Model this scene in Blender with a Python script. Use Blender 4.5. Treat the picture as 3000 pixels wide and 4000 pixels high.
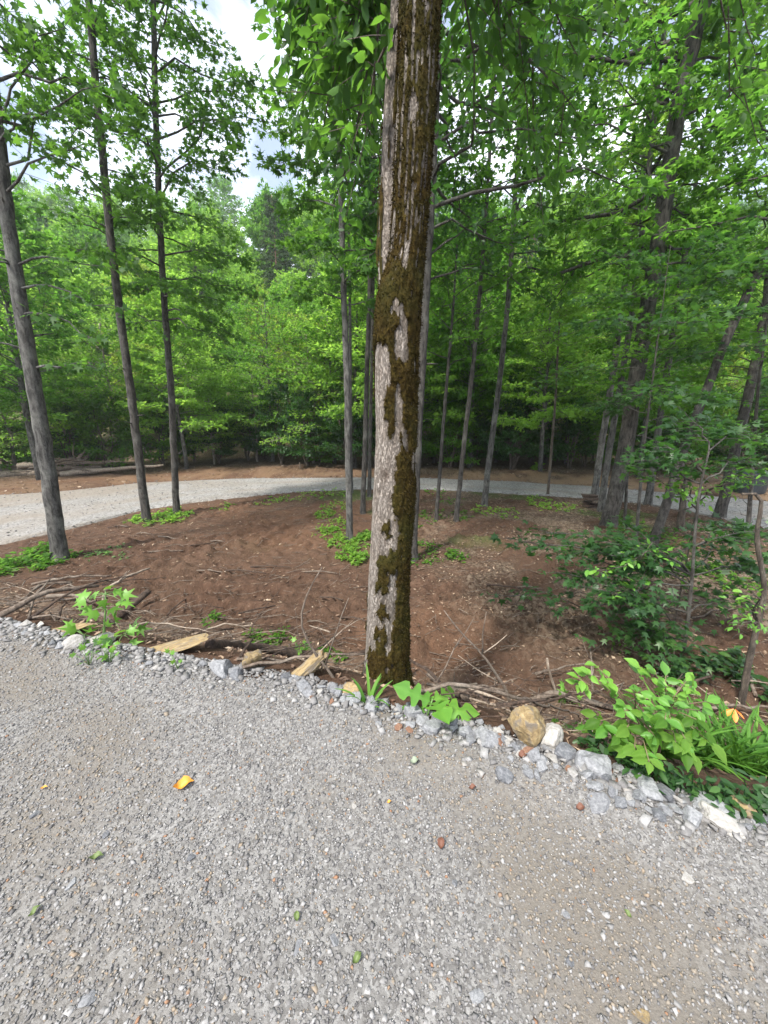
import bpy, bmesh, math, random
import numpy as np
from mathutils import Vector, Euler, Matrix

# ------------------------------------------------------------------ scene, camera, sky, sun, exposure
scene = bpy.context.scene
for o in list(bpy.data.objects):
    bpy.data.objects.remove(o)
C = scene.collection
R = math.radians
FPX, PITCH, CAMZ = 1500.0, R(14.0), 1.6
cam_d = bpy.data.cameras.new('camera')
cam = bpy.data.objects.new('camera', cam_d)
C.objects.link(cam)
cam.location = (0, 0, CAMZ)
cam.rotation_euler = (R(90) - PITCH, 0, 0)
cam_d.sensor_fit = 'VERTICAL'
cam_d.sensor_height = 24.0
cam_d.lens = 12.0 / (2000.0 / FPX)
cam_d.clip_start = 0.05
cam_d.clip_end = 2000
scene.camera = cam

SUN_EL, SUN_AZ = R(55), R(-142)           # azimuth measured from +Y (view direction) towards +X
world = bpy.data.worlds.new('World')
scene.world = world
world.use_nodes = True
wn, wl = world.node_tree.nodes, world.node_tree.links
wn.clear()
w_out = wn.new('ShaderNodeOutputWorld')
w_bg = wn.new('ShaderNodeBackground')
w_bg.inputs['Strength'].default_value = 0.1
sky = wn.new('ShaderNodeTexSky')
sky.sky_type = 'NISHITA'
sky.sun_disc = False
sky.sun_elevation = SUN_EL
sky.sun_rotation = SUN_AZ
sky.dust_density = 1.5
w_tc = wn.new('ShaderNodeTexCoord')
w_mp = wn.new('ShaderNodeMapping')
w_mp.inputs['Location'].default_value = (1.35, 0.6, 0.25)
w_mp.inputs['Scale'].default_value = (1.0, 1.0, 1.6)
w_no = wn.new('ShaderNodeTexNoise')
w_no.inputs['Scale'].default_value = 2.6
w_no.inputs['Detail'].default_value = 7
w_no.inputs['Roughness'].default_value = 0.55
w_no.inputs['Distortion'].default_value = 0.4
w_rp = wn.new('ShaderNodeValToRGB')
w_rp.color_ramp.elements[0].color = (.12, .12, .12, 1)
w_rp.color_ramp.elements[0].position = 0.38
w_rp.color_ramp.elements[1].position = 0.64
w_mx = wn.new('ShaderNodeMix')
w_mx.data_type = 'RGBA'
w_mx.inputs['B'].default_value = (11.5, 11.8, 12.4, 1)
wl.new(w_tc.outputs['Generated'], w_mp.inputs['Vector'])
wl.new(w_mp.outputs['Vector'], w_no.inputs['Vector'])
wl.new(w_no.outputs['Fac'], w_rp.inputs['Fac'])
wl.new(w_rp.outputs['Color'], w_mx.inputs['Factor'])
wl.new(sky.outputs['Color'], w_mx.inputs['A'])
wl.new(w_mx.outputs['Result'], w_bg.inputs['Color'])
wl.new(w_bg.outputs['Background'], w_out.inputs['Surface'])

sun_d = bpy.data.lights.new('sun', 'SUN')
sun_d.energy = 3.4
sun_d.angle = R(7)
sun_d.color = (1.0, 0.95, 0.86)
sun = bpy.data.objects.new('sun', sun_d)
C.objects.link(sun)
sd = Vector((math.sin(SUN_AZ) * math.cos(SUN_EL), math.cos(SUN_AZ) * math.cos(SUN_EL), math.sin(SUN_EL)))
sun.rotation_euler = sd.to_track_quat('Z', 'Y').to_euler()

scene.view_settings.view_transform = 'Standard'
scene.view_settings.look = 'None'
scene.view_settings.exposure = 1.38
scene.view_settings.gamma = 1.0
scene.cycles.use_denoising = True
scene.cycles.max_bounces = 9
scene.cycles.diffuse_bounces = 6
scene.cycles.glossy_bounces = 2
scene.cycles.transmission_bounces = 6
scene.cycles.caustics_reflective = False
scene.cycles.caustics_refractive = False

# ------------------------------------------------------------------ helpers
rng = np.random.default_rng(7)
random.seed(7)
CP, SP = math.cos(PITCH), math.sin(PITCH)


def ray(px, py):
    u = (2000.0 - py) / FPX
    return np.array([(px - 1500.0) / FPX, CP + u * SP, -SP + u * CP])


def at(px, py, Y):
    d = ray(px, py)
    return np.array([0, 0, CAMZ]) + d * (Y / d[1])


def atz(px, py, z):
    d = ray(px, py)
    return np.array([0, 0, CAMZ]) + d * ((z - CAMZ) / d[2])


def to_px(p):
    p = np.asarray(p, float) - np.array([0, 0, CAMZ])
    dep = p[1] * CP - p[2] * SP
    return 1500 + FPX * p[0] / dep, 2000 - FPX * (p[1] * SP + p[2] * CP) / dep


def _hash(ix, iy, iz):
    h = (ix.astype(np.int64) * 374761393 + iy.astype(np.int64) * 668265263 + iz.astype(np.int64) * 2147483647) & 0xffffffff
    h = ((h ^ (h >> 13)) * 1274126177) & 0xffffffff
    h = (h ^ (h >> 16)) & 0xffffffff
    h = (h * 2654435761) & 0xffffffff
    return ((h ^ (h >> 15)) & 0xffffff) / float(0xffffff)


def vnoise(x, y, z=None):
    x = np.asarray(x, float); y = np.asarray(y, float)
    z = np.zeros_like(x) if z is None else np.asarray(z, float)
    xi, yi, zi = np.floor(x), np.floor(y), np.floor(z)
    fx, fy, fz = x - xi, y - yi, z - zi
    fx, fy, fz = [f * f * (3 - 2 * f) for f in (fx, fy, fz)]
    r = 0
    for dx in (0, 1):
        for dy in (0, 1):
            for dz in (0, 1):
                w = (fx if dx else 1 - fx) * (fy if dy else 1 - fy) * (fz if dz else 1 - fz)
                r = r + w * _hash(xi + dx, yi + dy, zi + dz)
    return r


def fbm(x, y, z=None, o=4):
    r, a, s = 0, 0.5, 0
    for k in range(o):
        f = 2.03 ** k
        r = r + a * vnoise(np.asarray(x) * f + 17.3 * k, np.asarray(y) * f - 9.1 * k, None if z is None else np.asarray(z) * f + 4.7 * k)
        s += a
        a *= 0.5
    return r / s


def sstep(a, b, x):
    t = np.clip((x - a) / (b - a), 0, 1)
    return t * t * (3 - 2 * t)


def mesh_from(name, V, F, smooth=False, attrs=None, mats=None, mat_idx=None):
    """V (n,3); F an (m,k) array or a list of such arrays."""
    if not isinstance(F, (list, tuple)):
        F = [F]
    F = [np.asarray(f, np.int32) for f in F if len(f)]
    me = bpy.data.meshes.new(name)
    V = np.asarray(V, np.float32)
    me.vertices.add(len(V))
    me.vertices.foreach_set('co', V.ravel())
    nl = sum(f.size for f in F)
    npoly = sum(len(f) for f in F)
    me.loops.add(nl)
    me.polygons.add(npoly)
    me.loops.foreach_set('vertex_index', np.concatenate([f.ravel() for f in F]))
    st, off = [], 0
    for f in F:
        st.append(off + np.arange(len(f)) * f.shape[1])
        off += f.size
    me.polygons.foreach_set('loop_start', np.concatenate(st).astype(np.int32))
    if smooth:
        me.polygons.foreach_set('use_smooth', np.ones(npoly, bool))
    for m in (mats or []):
        me.materials.append(m)
    if mat_idx is not None:
        me.polygons.foreach_set('material_index', np.asarray(mat_idx, np.int32))
    me.update(calc_edges=True)
    for k, a in (attrs or {}).items():
        at_ = me.attributes.new(k, 'FLOAT', 'POINT')
        at_.data.foreach_set('value', np.asarray(a, np.float32))
    return me


def link(name, me, parent=None, loc=(0, 0, 0)):
    o = bpy.data.objects.new(name, me)
    C.objects.link(o)
    o.location = [float(v) for v in loc]
    if parent is not None:
        o.parent = parent
    return o


def tag(o, label, cat, group=None):
    o['label'] = label
    o['category'] = cat
    if group:
        o['group'] = group
    return o


def thing(name, label, cat, loc=(0, 0, 0), group=None):
    return tag(link(name, None, None, loc), label, cat, group)


def kind(o, k):
    o['kind'] = k
    return o


def nrm(v):
    v = np.asarray(v, float)
    return v / (np.linalg.norm(v, axis=-1, keepdims=True) + 1e-9)


class Tubes:
    def __init__(self):
        self.V, self.F, self.n = [], [], 0

    def add(self, pts, rad, sides=6, cap=True, rough=0.0):
        pts = np.asarray(pts, float)
        n = len(pts)
        rad = np.broadcast_to(np.asarray(rad, float), (n,))
        d = nrm(np.gradient(pts, axis=0))
        ref = np.array([0.31, 0.17, 0.93]) if abs(d[0][2]) < 0.8 else np.array([1.0, 0.1, 0.0])
        a = nrm(np.cross(d, ref))
        b = np.cross(d, a)
        th = np.arange(sides) * 2 * np.pi / sides
        rr = rad[:, None] * np.ones(sides)
        if rough:
            rr = rr * (1 + rough * (rng.random((n, sides)) - 0.5))
        ring = pts[:, None, :] + rr[..., None] * (np.cos(th)[None, :, None] * a[:, None, :] + np.sin(th)[None, :, None] * b[:, None, :])
        self.V.append(ring.reshape(-1, 3))
        i = np.arange(n - 1)[:, None] * sides
        j = np.arange(sides)[None, :]
        k = (j + 1) % sides
        q = np.stack([i + j, i + k, i + sides + k, i + sides + j], -1).reshape(-1, 4)
        t = np.concatenate([q[:, [0, 1, 2]], q[:, [0, 2, 3]]]) + self.n
        self.F.append(t)
        self.n += n * sides
        if cap:
            self.V.append(pts[[0, -1]])
            c0, c1 = self.n, self.n + 1
            base0, base1 = self.n - n * sides, self.n - sides
            jj = np.arange(sides)
            kk = (jj + 1) % sides
            self.F.append(np.stack([base0 + kk, base0 + jj, np.full(sides, c0)], -1))
            self.F.append(np.stack([base1 + jj, base1 + kk, np.full(sides, c1)], -1))
            self.n += 2

    def mesh(self, name, mat, smooth=True, off=None):
        V = np.concatenate(self.V)
        if off is not None:
            V = V - np.asarray(off)
        return mesh_from(name, V, np.concatenate(self.F), smooth, mats=[mat])


# leaf templates: x along the leaf, y across, z up (fold); vertices, triangles
def palmate(lobes, depth=0.42, base=0.12):
    pts = [(0.0, 0.0, 0.0)]
    angs = {5: [-120, -62, 0, 62, 120], 3: [-70, 0, 70]}[lobes]
    lens = {5: [0.42, 0.56, 0.66, 0.56, 0.42], 3: [0.55, 0.72, 0.55]}[lobes]
    c = 0.34
    V = [(c, 0, 0.03)]
    for k, (a, l) in enumerate(zip(angs, lens)):
        a_ = math.radians(a)
        V.append((c + l * math.cos(a_), l * math.sin(a_), -0.05))
        if k < len(angs) - 1:
            m = math.radians((a + angs[k + 1]) / 2)
            V.append((c + depth * 0.5 * math.cos(m), depth * 0.5 * math.sin(m), 0.01))
    V.append((0.0, 0, 0))
    n = len(V)
    F = [(0, i, i + 1) for i in range(1, n - 1)] + [(0, n - 1, 1)]
    return np.array(V), np.array(F)


OVAL = (np.array([(0, 0, 0), (.3, .2, .06), (.68, .2, .06), (1, 0, -.06), (.68, -.2, .06), (.3, -.2, .06), (.35, 0, 0), (.7, 0, -.01)]),
        np.array([(0, 6, 1), (6, 7, 2), (6, 2, 1), (7, 3, 2), (0, 5, 6), (5, 4, 6), (6, 4, 7), (7, 4, 3)]))
DIAM = (np.array([(0, 0, 0), (.45, .3, .07), (1, 0, 0), (.45, -.3, .07)]), np.array([(0, 2, 1), (0, 3, 2)]))
STAR = palmate(5)
TRI = palmate(3, 0.5)


class Leaves:
    def __init__(self):
        self.P, self.D, self.N, self.S, self.T = [], [], [], [], []

    def add(self, P, D, N, S, T):
        self.P.append(P); self.D.append(D); self.N.append(N); self.S.append(S); self.T.append(T)

    def mesh(self, name, tpl, mat, off=None, wood=None, wood_mat=None):
        P = np.concatenate(self.P); D = nrm(np.concatenate(self.D)); N = nrm(np.concatenate(self.N))
        S = np.concatenate(self.S); T = np.concatenate(self.T)
        if off is not None:
            P = P - np.asarray(off)
        B = nrm(np.cross(N, D)); N = np.cross(D, B)
        tv, tf = tpl
        k = len(tv)
        wv = 1 + 0.25 * (rng.random(len(P)) - 0.5)
        fold = rng.random(len(P)) * 2.2
        V = P[:, None] + S[:, None, None] * (tv[None, :, 0, None] * D[:, None] + (tv[None, :, 1] * wv[:, None])[..., None] * B[:, None]
                                             + (tv[None, :, 2] * fold[:, None])[..., None] * N[:, None])
        F = tf[None] + (np.arange(len(P)) * k)[:, None, None]
        V = V.reshape(-1, 3); F = F.reshape(-1, 3)
        tint = np.repeat(T, k)
        mats, mi = [mat], np.zeros(len(F), int)
        if wood is not None and wood.n:
            WV = np.concatenate(wood.V)
            if off is not None:
                WV = WV - np.asarray(off)
            WF = np.concatenate(wood.F) + len(V)
            V = np.concatenate([V, WV]); F = np.concatenate([F, WF])
            tint = np.concatenate([tint, np.zeros(len(WV))])
            mats.append(wood_mat)
            mi = np.concatenate([mi, np.ones(len(WF), int)])
        return mesh_from(name, V, F, False, {'tint': tint}, mats, mi)


UP = np.array([0, 0, 1.0])


def spray(limb, twigs, lv, p0, p1, r, ntw=8, twl=0.5, nl=12, size=0.12, sag=0.12, tilt=0.45, tb=None, flat=0.5, t_from=0.25, droop=0.25, sides=5):
    """A limb from p0 to p1 with side twigs that carry leaves."""
    p0 = np.asarray(p0, float); p1 = np.asarray(p1, float)
    L = np.linalg.norm(p1 - p0)
    t = np.linspace(0, 1, 6)
    pts = p0 + (p1 - p0) * t[:, None] + UP * (sag * L * 4 * t * (1 - t))[:, None]
    pts[1:-1] += rng.normal(0, 0.03 * L, (4, 3))
    limb.add(pts, np.linspace(r, max(r * 0.18, 0.003), 6), sides, cap=False)
    d = nrm(p1 - p0)
    side = nrm(np.cross(d, UP) + 1e-6)
    tb = rng.random() if tb is None else tb
    for i in range(ntw):
        tt = t_from + (1 - t_from) * (i + rng.random()) / ntw
        b = np.array([np.interp(tt, t, pts[:, k]) for k in range(3)])
        dr = d * rng.uniform(0.4, 1.0) + side * (1 if i % 2 else -1) * rng.uniform(0.4, 1.1) + rng.normal(0, 0.25, 3)
        dr[2] *= flat
        if i == ntw - 1:
            dr = d + rng.normal(0, 0.15, 3)
        dr = nrm(dr)
        ln = twl * (1.15 - 0.5 * tt) * rng.uniform(0.6, 1.25)
        e = b + dr * ln + UP * (-0.08 * ln)
        twigs.add(np.array([b, (b + e) / 2 + UP * 0.03 * ln, e]), np.array([max(0.004, r * 0.2), max(0.003, r * 0.14), 0.002]), 3, cap=False)
        s = rng.uniform(0.1, 1.08, nl)
        P = b + (e - b) * s[:, None] + rng.normal(0, 0.10 * ln + 0.02, (nl, 3)) * np.array([1, 1, 0.7])
        D = nrm(dr + rng.normal(0, 0.75, (nl, 3)) - UP * droop)
        N = nrm(UP + rng.normal(0, tilt, (nl, 3)))
        S = size * rng.uniform(0.6, 1.2, nl)
        T = np.clip(0.5 * tb + 0.5 * rng.random(nl), 0, 1)
        lv.add(P, D, N, S, T)


def crown(limb, twigs, lv, path, prad, z0, z1, rad, nb, ntw, nl, size, elev=(5, 45), prof=None, bias=None, twl=0.5, tilt=0.5, flat=0.5, droop=0.25, t_from=0.25):
    """Limbs all round the upper part of a stem."""
    path = np.asarray(path, float)
    az = rng.random() * 6.28
    for i in range(nb):
        f = (i + rng.random() * 0.8) / nb
        z = z0 + (z1 - z0) * f
        b = np.array([np.interp(z, path[:, 2], path[:, 0]), np.interp(z, path[:, 2], path[:, 1]), z])
        r = np.interp(z, path[:, 2], prad)
        az += 2.4 + rng.normal(0, 0.35)
        pf = (math.sin(math.pi * min(1, 0.22 + 0.78 * f)) ** 0.7 if prof is None else prof(f))
        L = rad * pf * rng.uniform(0.65, 1.2) + 0.15
        dv = np.array([math.cos(az), math.sin(az), 0])
        if bias is not None:
            k = dv @ nrm(np.array(bias))
            L *= max(0.25, 1 + k * np.linalg.norm(bias))
        el = R(np.interp(f, [0, 1], elev) + rng.normal(0, 6))
        e = b + L * (dv * math.cos(el) + UP * math.sin(el))
        spray(limb, twigs, lv, b, e, min(r * 0.42, 0.006 + 0.009 * L), max(3, int(1.5 * ntw * (0.5 + 0.6 * L / rad))), twl * (0.6 + 0.5 * L / rad), int(nl * 1.35), size * 1.06, 0.08, tilt, None, flat, t_from, droop)


# ------------------------------------------------------------------ materials
def new_mat(name):
    m = bpy.data.materials.new(name)
    m.use_nodes = True
    nt = m.node_tree
    nt.nodes.clear()
    out = nt.nodes.new('ShaderNodeOutputMaterial')
    bs = nt.nodes.new('ShaderNodeBsdfPrincipled')
    nt.links.new(bs.outputs[0], out.inputs['Surface'])
    return m, nt, bs, out


def nd(nt, t, **kw):
    n = nt.nodes.new(t)
    for k, v in kw.items():
        if k in n.inputs:
            n.inputs[k].default_value = v
        else:
            setattr(n, k, v)
    return n


def ramp(nt, fac, stops):
    n = nt.nodes.new('ShaderNodeValToRGB')
    el = n.color_ramp.elements
    while len(el) < len(stops):
        el.new(0.5)
    for e, (p, c) in zip(el, stops):
        e.position = p
        e.color = (*c, 1)
    nt.links.new(fac, n.inputs['Fac'])
    return n.outputs['Color']


def noise(nt, vec, scale, detail=4, rough=0.55, dist=0.0):
    n = nd(nt, 'ShaderNodeTexNoise', Scale=scale, Detail=detail, Roughness=rough, Distortion=dist)
    nt.links.new(vec, n.inputs['Vector'])
    return n.outputs['Fac']


def mapping(nt, scale=(1, 1, 1), src='Object'):
    tc = nd(nt, 'ShaderNodeTexCoord')
    mp = nd(nt, 'ShaderNodeMapping')
    mp.inputs['Scale'].default_value = scale
    nt.links.new(tc.outputs[src], mp.inputs['Vector'])
    return mp.outputs['Vector']


def mixc(nt, fac, a, b, mode='MIX'):
    n = nt.nodes.new('ShaderNodeMix')
    n.data_type = 'RGBA'
    n.blend_type = mode
    for s, v in (('Factor', fac), ('A', a), ('B', b)):
        if isinstance(v, (int, float)):
            n.inputs[s].default_value = v
        elif isinstance(v, tuple):
            n.inputs[s].default_value = (*v, 1)
        else:
            nt.links.new(v, n.inputs[s])
    return n.outputs['Result']


def bump(nt, bs, h, strength=0.5, dist=0.02):
    b = nd(nt, 'ShaderNodeBump', Strength=strength, Distance=dist)
    nt.links.new(h, b.inputs['Height'])
    nt.links.new(b.outputs['Normal'], bs.inputs['Normal'])


def attr(nt, name):
    a = nd(nt, 'ShaderNodeAttribute')
    a.attribute_name = name
    return a.outputs['Fac']


def leaf_mat(name, stops, tstops, tr=0.42, rough=0.5, spec=0.14):
    m, nt, bs, out = new_mat(name)
    t = attr(nt, 'tint')
    col = ramp(nt, t, stops)
    nt.links.new(col, bs.inputs['Base Color'])
    bs.inputs['Roughness'].default_value = rough
    bs.inputs['Specular IOR Level'].default_value = spec
    tl = nd(nt, 'ShaderNodeBsdfTranslucent')
    nt.links.new(ramp(nt, t, tstops), tl.inputs['Color'])
    mx = nd(nt, 'ShaderNodeMixShader', Fac=tr)
    nt.links.new(bs.outputs[0], mx.inputs[1])
    nt.links.new(tl.outputs[0], mx.inputs[2])
    nt.links.new(mx.outputs[0], out.inputs['Surface'])
    return m


LEAF_MID = leaf_mat('leaf_mid_green', [(0, (.034, .085, .014)), (.6, (.065, .15, .02)), (1, (.11, .21, .028))],
                    [(0, (.11, .33, .035)), (1, (.28, .56, .065))], 0.48)
LEAF_DARK = leaf_mat('leaf_dark_green', [(0, (.020, .055, .020)), (.7, (.036, .09, .028)), (1, (.06, .135, .03))],
                     [(0, (.06, .18, .03)), (1, (.14, .34, .04))], 0.40, 0.42, 0.35)
LEAF_LIGHT = leaf_mat('leaf_light_green', [(0, (.075, .16, .028)), (.6, (.125, .24, .04)), (1, (.19, .31, .055))],
                      [(0, (.23, .50, .05)), (1, (.46, .74, .10))], 0.5)
LEAF_YELLOW = leaf_mat('leaf_yellow_green', [(0, (.11, .16, .025)), (.6, (.17, .235, .03)), (1, (.25, .30, .04))],
                       [(0, (.27, .45, .05)), (1, (.48, .64, .09))], 0.5)
LEAF_BLUE = leaf_mat('leaf_blue_green', [(0, (.065, .13, .05)), (.6, (.10, .19, .068)), (1, (.14, .24, .085))],
                     [(0, (.14, .32, .07)), (1, (.28, .52, .12))], 0.48)
LEAF_PINE = leaf_mat('leaf_pine', [(0, (.03, .06, .025)), (1, (.07, .12, .045))], [(0, (.04, .09, .02)), (1, (.09, .16, .04))], 0.2)
LEAF_FRESH = leaf_mat('leaf_fresh_green', [(0, (.07, .19, .03)), (.6, (.11, .27, .04)), (1, (.17, .34, .045))],
                      [(0, (.14, .33, .03)), (1, (.28, .5, .05))], 0.35, 0.45, 0.35)
LEAF_SHADE = leaf_mat('leaf_painted_shade', [(0, (.024, .06, .02)), (.6, (.042, .10, .028)), (1, (.07, .15, .035))],
                      [(0, (.09, .25, .025)), (1, (.22, .46, .05))], 0.44)  # shade on the nearer crowns is put into these darker leaf greens
BLADE = leaf_mat('grass_blade_green', [(0, (.04, .11, .02)), (.6, (.075, .19, .03)), (1, (.12, .25, .04))],
                 [(0, (.08, .22, .02)), (1, (.2, .4, .04))], 0.35)


def bark_mat(name, dark, light, lichen, sc=1.0, lich=0.5, bstr=0.7):
    m, nt, bs, out = new_mat(name)
    v = mapping(nt, (9 * sc, 9 * sc, 2.2 * sc))
    n1 = noise(nt, v, 2.2, 8, 0.7, 0.4)
    v2 = mapping(nt, (1, 1, 1))
    n2 = noise(nt, v2, 3.5 * sc, 5, 0.6)
    vo = nd(nt, 'ShaderNodeTexVoronoi', Scale=5.5)
    vo.feature = 'DISTANCE_TO_EDGE'
    nw = nd(nt, 'ShaderNodeTexNoise', Scale=2.5, Detail=5, Roughness=0.7)
    nt.links.new(v, nw.inputs['Vector'])
    va = nd(nt, 'ShaderNodeVectorMath', operation='MULTIPLY_ADD')
    nt.links.new(nw.outputs['Color'], va.inputs[0])
    va.inputs[1].default_value = (1.1, 1.1, 1.1)
    nt.links.new(v, va.inputs[2])
    nt.links.new(va.outputs[0], vo.inputs['Vector'])
    c = ramp(nt, n1, [(.40, dark), (.58, light)])
    lf = ramp(nt, n2, [(.5, (0, 0, 0)), (.68, (lich, lich, lich))])
    c = mixc(nt, lf, c, lichen)
    cr = ramp(nt, vo.outputs['Distance'], [(0, (.55, .55, .55)), (.10, (1, 1, 1))])
    c = mixc(nt, 1.0, c, cr, 'MULTIPLY')
    nt.links.new(c, bs.inputs['Base Color'])
    bs.inputs['Roughness'].default_value = 0.9
    h = mixc(nt, 0.5, ramp(nt, n1, [(.2, (0, 0, 0)), (.8, (1, 1, 1))]), ramp(nt, vo.outputs['Distance'], [(0, (0, 0, 0)), (.2, (1, 1, 1))]))
    bump(nt, bs, h, bstr, 0.03)
    return m


BARK_GREY = bark_mat('bark_grey', (.032, .030, .028), (.15, .145, .135), (.27, .27, .245), 1.0, 0.7)
BARK_DARK = bark_mat('bark_dark', (.022, .019, .017), (.10, .09, .08), (.2, .2, .175), 1.2, 0.6)
BARK_BROWN = bark_mat('bark_brown', (.055, .042, .033), (.15, .12, .095), (.2, .2, .16), 1.0, 0.4)
BARK_PINE = bark_mat('bark_pine', (.10, .055, .035), (.26, .15, .10), (.3, .22, .17), 0.8, 0.4)
BARK_PALE = bark_mat('bark_pale', (.16, .13, .11), (.36, .31, .27), (.4, .38, .34), 0.8, 0.4)
WOOD_DEAD = bark_mat('wood_dead', (.07, .05, .037), (.18, .14, .11), (.25, .22, .185), 1.6, 0.5, 0.4)
WOOD_DARK = bark_mat('wood_rotten', (.035, .022, .016), (.11, .07, .05), (.16, .12, .09), 1.2, 0.4)
WOOD_PALE = bark_mat('wood_pale', (.17, .13, .095), (.34, .275, .22), (.38, .33, .275), 1.4, 0.5, 0.4)
WOOD_ORANGE = bark_mat('wood_peeled', (.26, .13, .07), (.46, .27, .16), (.5, .34, .22), 1.2, 0.4, 0.4)


def mossy_bark():
    m, nt, bs, out = new_mat('bark_main_tree')
    v = mapping(nt, (22, 22, 7))
    n1 = noise(nt, v, 1.6, 8, 0.7, 0.6)
    n2 = noise(nt, mapping(nt), 2.0, 4, 0.6)
    vo = nd(nt, 'ShaderNodeTexVoronoi', Scale=3.4)
    vo.feature = 'DISTANCE_TO_EDGE'
    nw = nd(nt, 'ShaderNodeTexNoise', Scale=2.2, Detail=6, Roughness=0.7)
    nt.links.new(v, nw.inputs['Vector'])
    va = nd(nt, 'ShaderNodeVectorMath', operation='MULTIPLY_ADD')
    nt.links.new(nw.outputs['Color'], va.inputs[0])
    va.inputs[1].default_value = (1.3, 1.3, 1.3)
    nt.links.new(v, va.inputs[2])
    nt.links.new(va.outputs[0], vo.inputs['Vector'])
    c = ramp(nt, n1, [(.32, (.12, .092, .072)), (.46, (.27, .232, .20)), (.64, (.40, .36, .325))])
    c = mixc(nt, ramp(nt, n2, [(.45, (0, 0, 0)), (.7, (.5, .5, .5))]), c, (.25, .2, .16))
    c = mixc(nt, 1.0, c, ramp(nt, vo.outputs['Distance'], [(0, (.5, .44, .38)), (.08, (1, 1, 1))]), 'MULTIPLY')
    st_ = mixc(nt, 1.0, attr(nt, 'stain'), ramp(nt, n1, [(.35, (1, 1, 1)), (.62, (.25, .25, .25))]), 'MULTIPLY')
    c = mixc(nt, st_, c, ramp(nt, n1, [(.35, (.035, .025, .012)), (.65, (.13, .10, .06))]))
    torn = attr(nt, 'torn')
    c = mixc(nt, torn, c, ramp(nt, n1, [(.3, (.09, .06, .045)), (.7, (.22, .165, .13))]))
    nt.links.new(c, bs.inputs['Base Color'])
    bs.inputs['Roughness'].default_value = 0.88
    h = mixc(nt, 0.5, ramp(nt, n1, [(.2, (0, 0, 0)), (.8, (1, 1, 1))]), ramp(nt, vo.outputs['Distance'], [(0, (0, 0, 0)), (.15, (1, 1, 1))]))
    bump(nt, bs, h, 1.0, 0.02)
    return m


BARK_MAIN = mossy_bark()


def moss_mat():
    m, nt, bs, out = new_mat('moss_olive')
    n1 = noise(nt, mapping(nt), 42, 6, 0.75)
    n2 = noise(nt, mapping(nt), 5, 4, 0.6)
    c = ramp(nt, n1, [(.32, (.010, .007, .003)), (.5, (.032, .022, .007)), (.72, (.085, .062, .017))])
    c = mixc(nt, ramp(nt, n2, [(.4, (0, 0, 0)), (.65, (1, 1, 1))]), c, mixc(nt, 0.6, c, (.035, .036, .010)))
    nt.links.new(c, bs.inputs['Base Color'])
    bs.inputs['Roughness'].default_value = 1.0
    bs.inputs['Specular IOR Level'].default_value = 0.05
    bump(nt, bs, n1, 1.0, 0.01)
    return m


MOSS = moss_mat()


def dirt_mat():
    m, nt, bs, out = new_mat('ground_soil')
    v = mapping(nt)
    big = noise(nt, v, 0.55, 5, 0.6, 0.5)
    mid = noise(nt, v, 7.0, 8, 0.75, 0.3)
    fine = noise(nt, v, 38, 6, 0.7)
    soil = ramp(nt, mid, [(.30, (.035, .020, .0135)), (.5, (.078, .045, .030)), (.72, (.135, .082, .056))])
    soil = mixc(nt, ramp(nt, big, [(.42, (0, 0, 0)), (.68, (.8, .8, .8))]), soil, ramp(nt, fine, [(.3, (.064, .038, .025)), (.7, (.132, .084, .058))]))
    red = ramp(nt, fine, [(.3, (.085, .045, .027)), (.7, (.17, .095, .058))])
    c = mixc(nt, attr(nt, 'red'), soil, red)
    vl = nd(nt, 'ShaderNodeTexVoronoi', Scale=26.0)
    nt.links.new(v, vl.inputs['Vector'])
    lit = ramp(nt, vl.outputs['Color'], [(.15, (.045, .030, .021)), (.5, (.11, .08, .058)), (.85, (.20, .16, .12))])
    c = mixc(nt, attr(nt, 'litter'), c, lit)
    straw = ramp(nt, fine, [(.3, (.14, .085, .05)), (.55, (.25, .17, .107)), (.75, (.33, .245, .165))])
    c = mixc(nt, attr(nt, 'straw'), c, straw)
    gn = ramp(nt, fine, [(.3, (.035, .06, .018)), (.7, (.08, .12, .03))])
    c = mixc(nt, attr(nt, 'green'), c, gn)
    spk = ramp(nt, noise(nt, v, 95, 2, 0.5), [(.66, (0, 0, 0)), (.72, (.7, .7, .7))])
    c = mixc(nt, spk, c, (.22, .18, .135))
    nt.links.new(c, bs.inputs['Base Color'])
    bs.inputs['Roughness'].default_value = 0.95
    bs.inputs['Specular IOR Level'].default_value = 0.15
    h = mixc(nt, 0.5, fine, mid)
    bump(nt, bs, h, 1.0, 0.06)
    return m


SOIL = dirt_mat()


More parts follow.
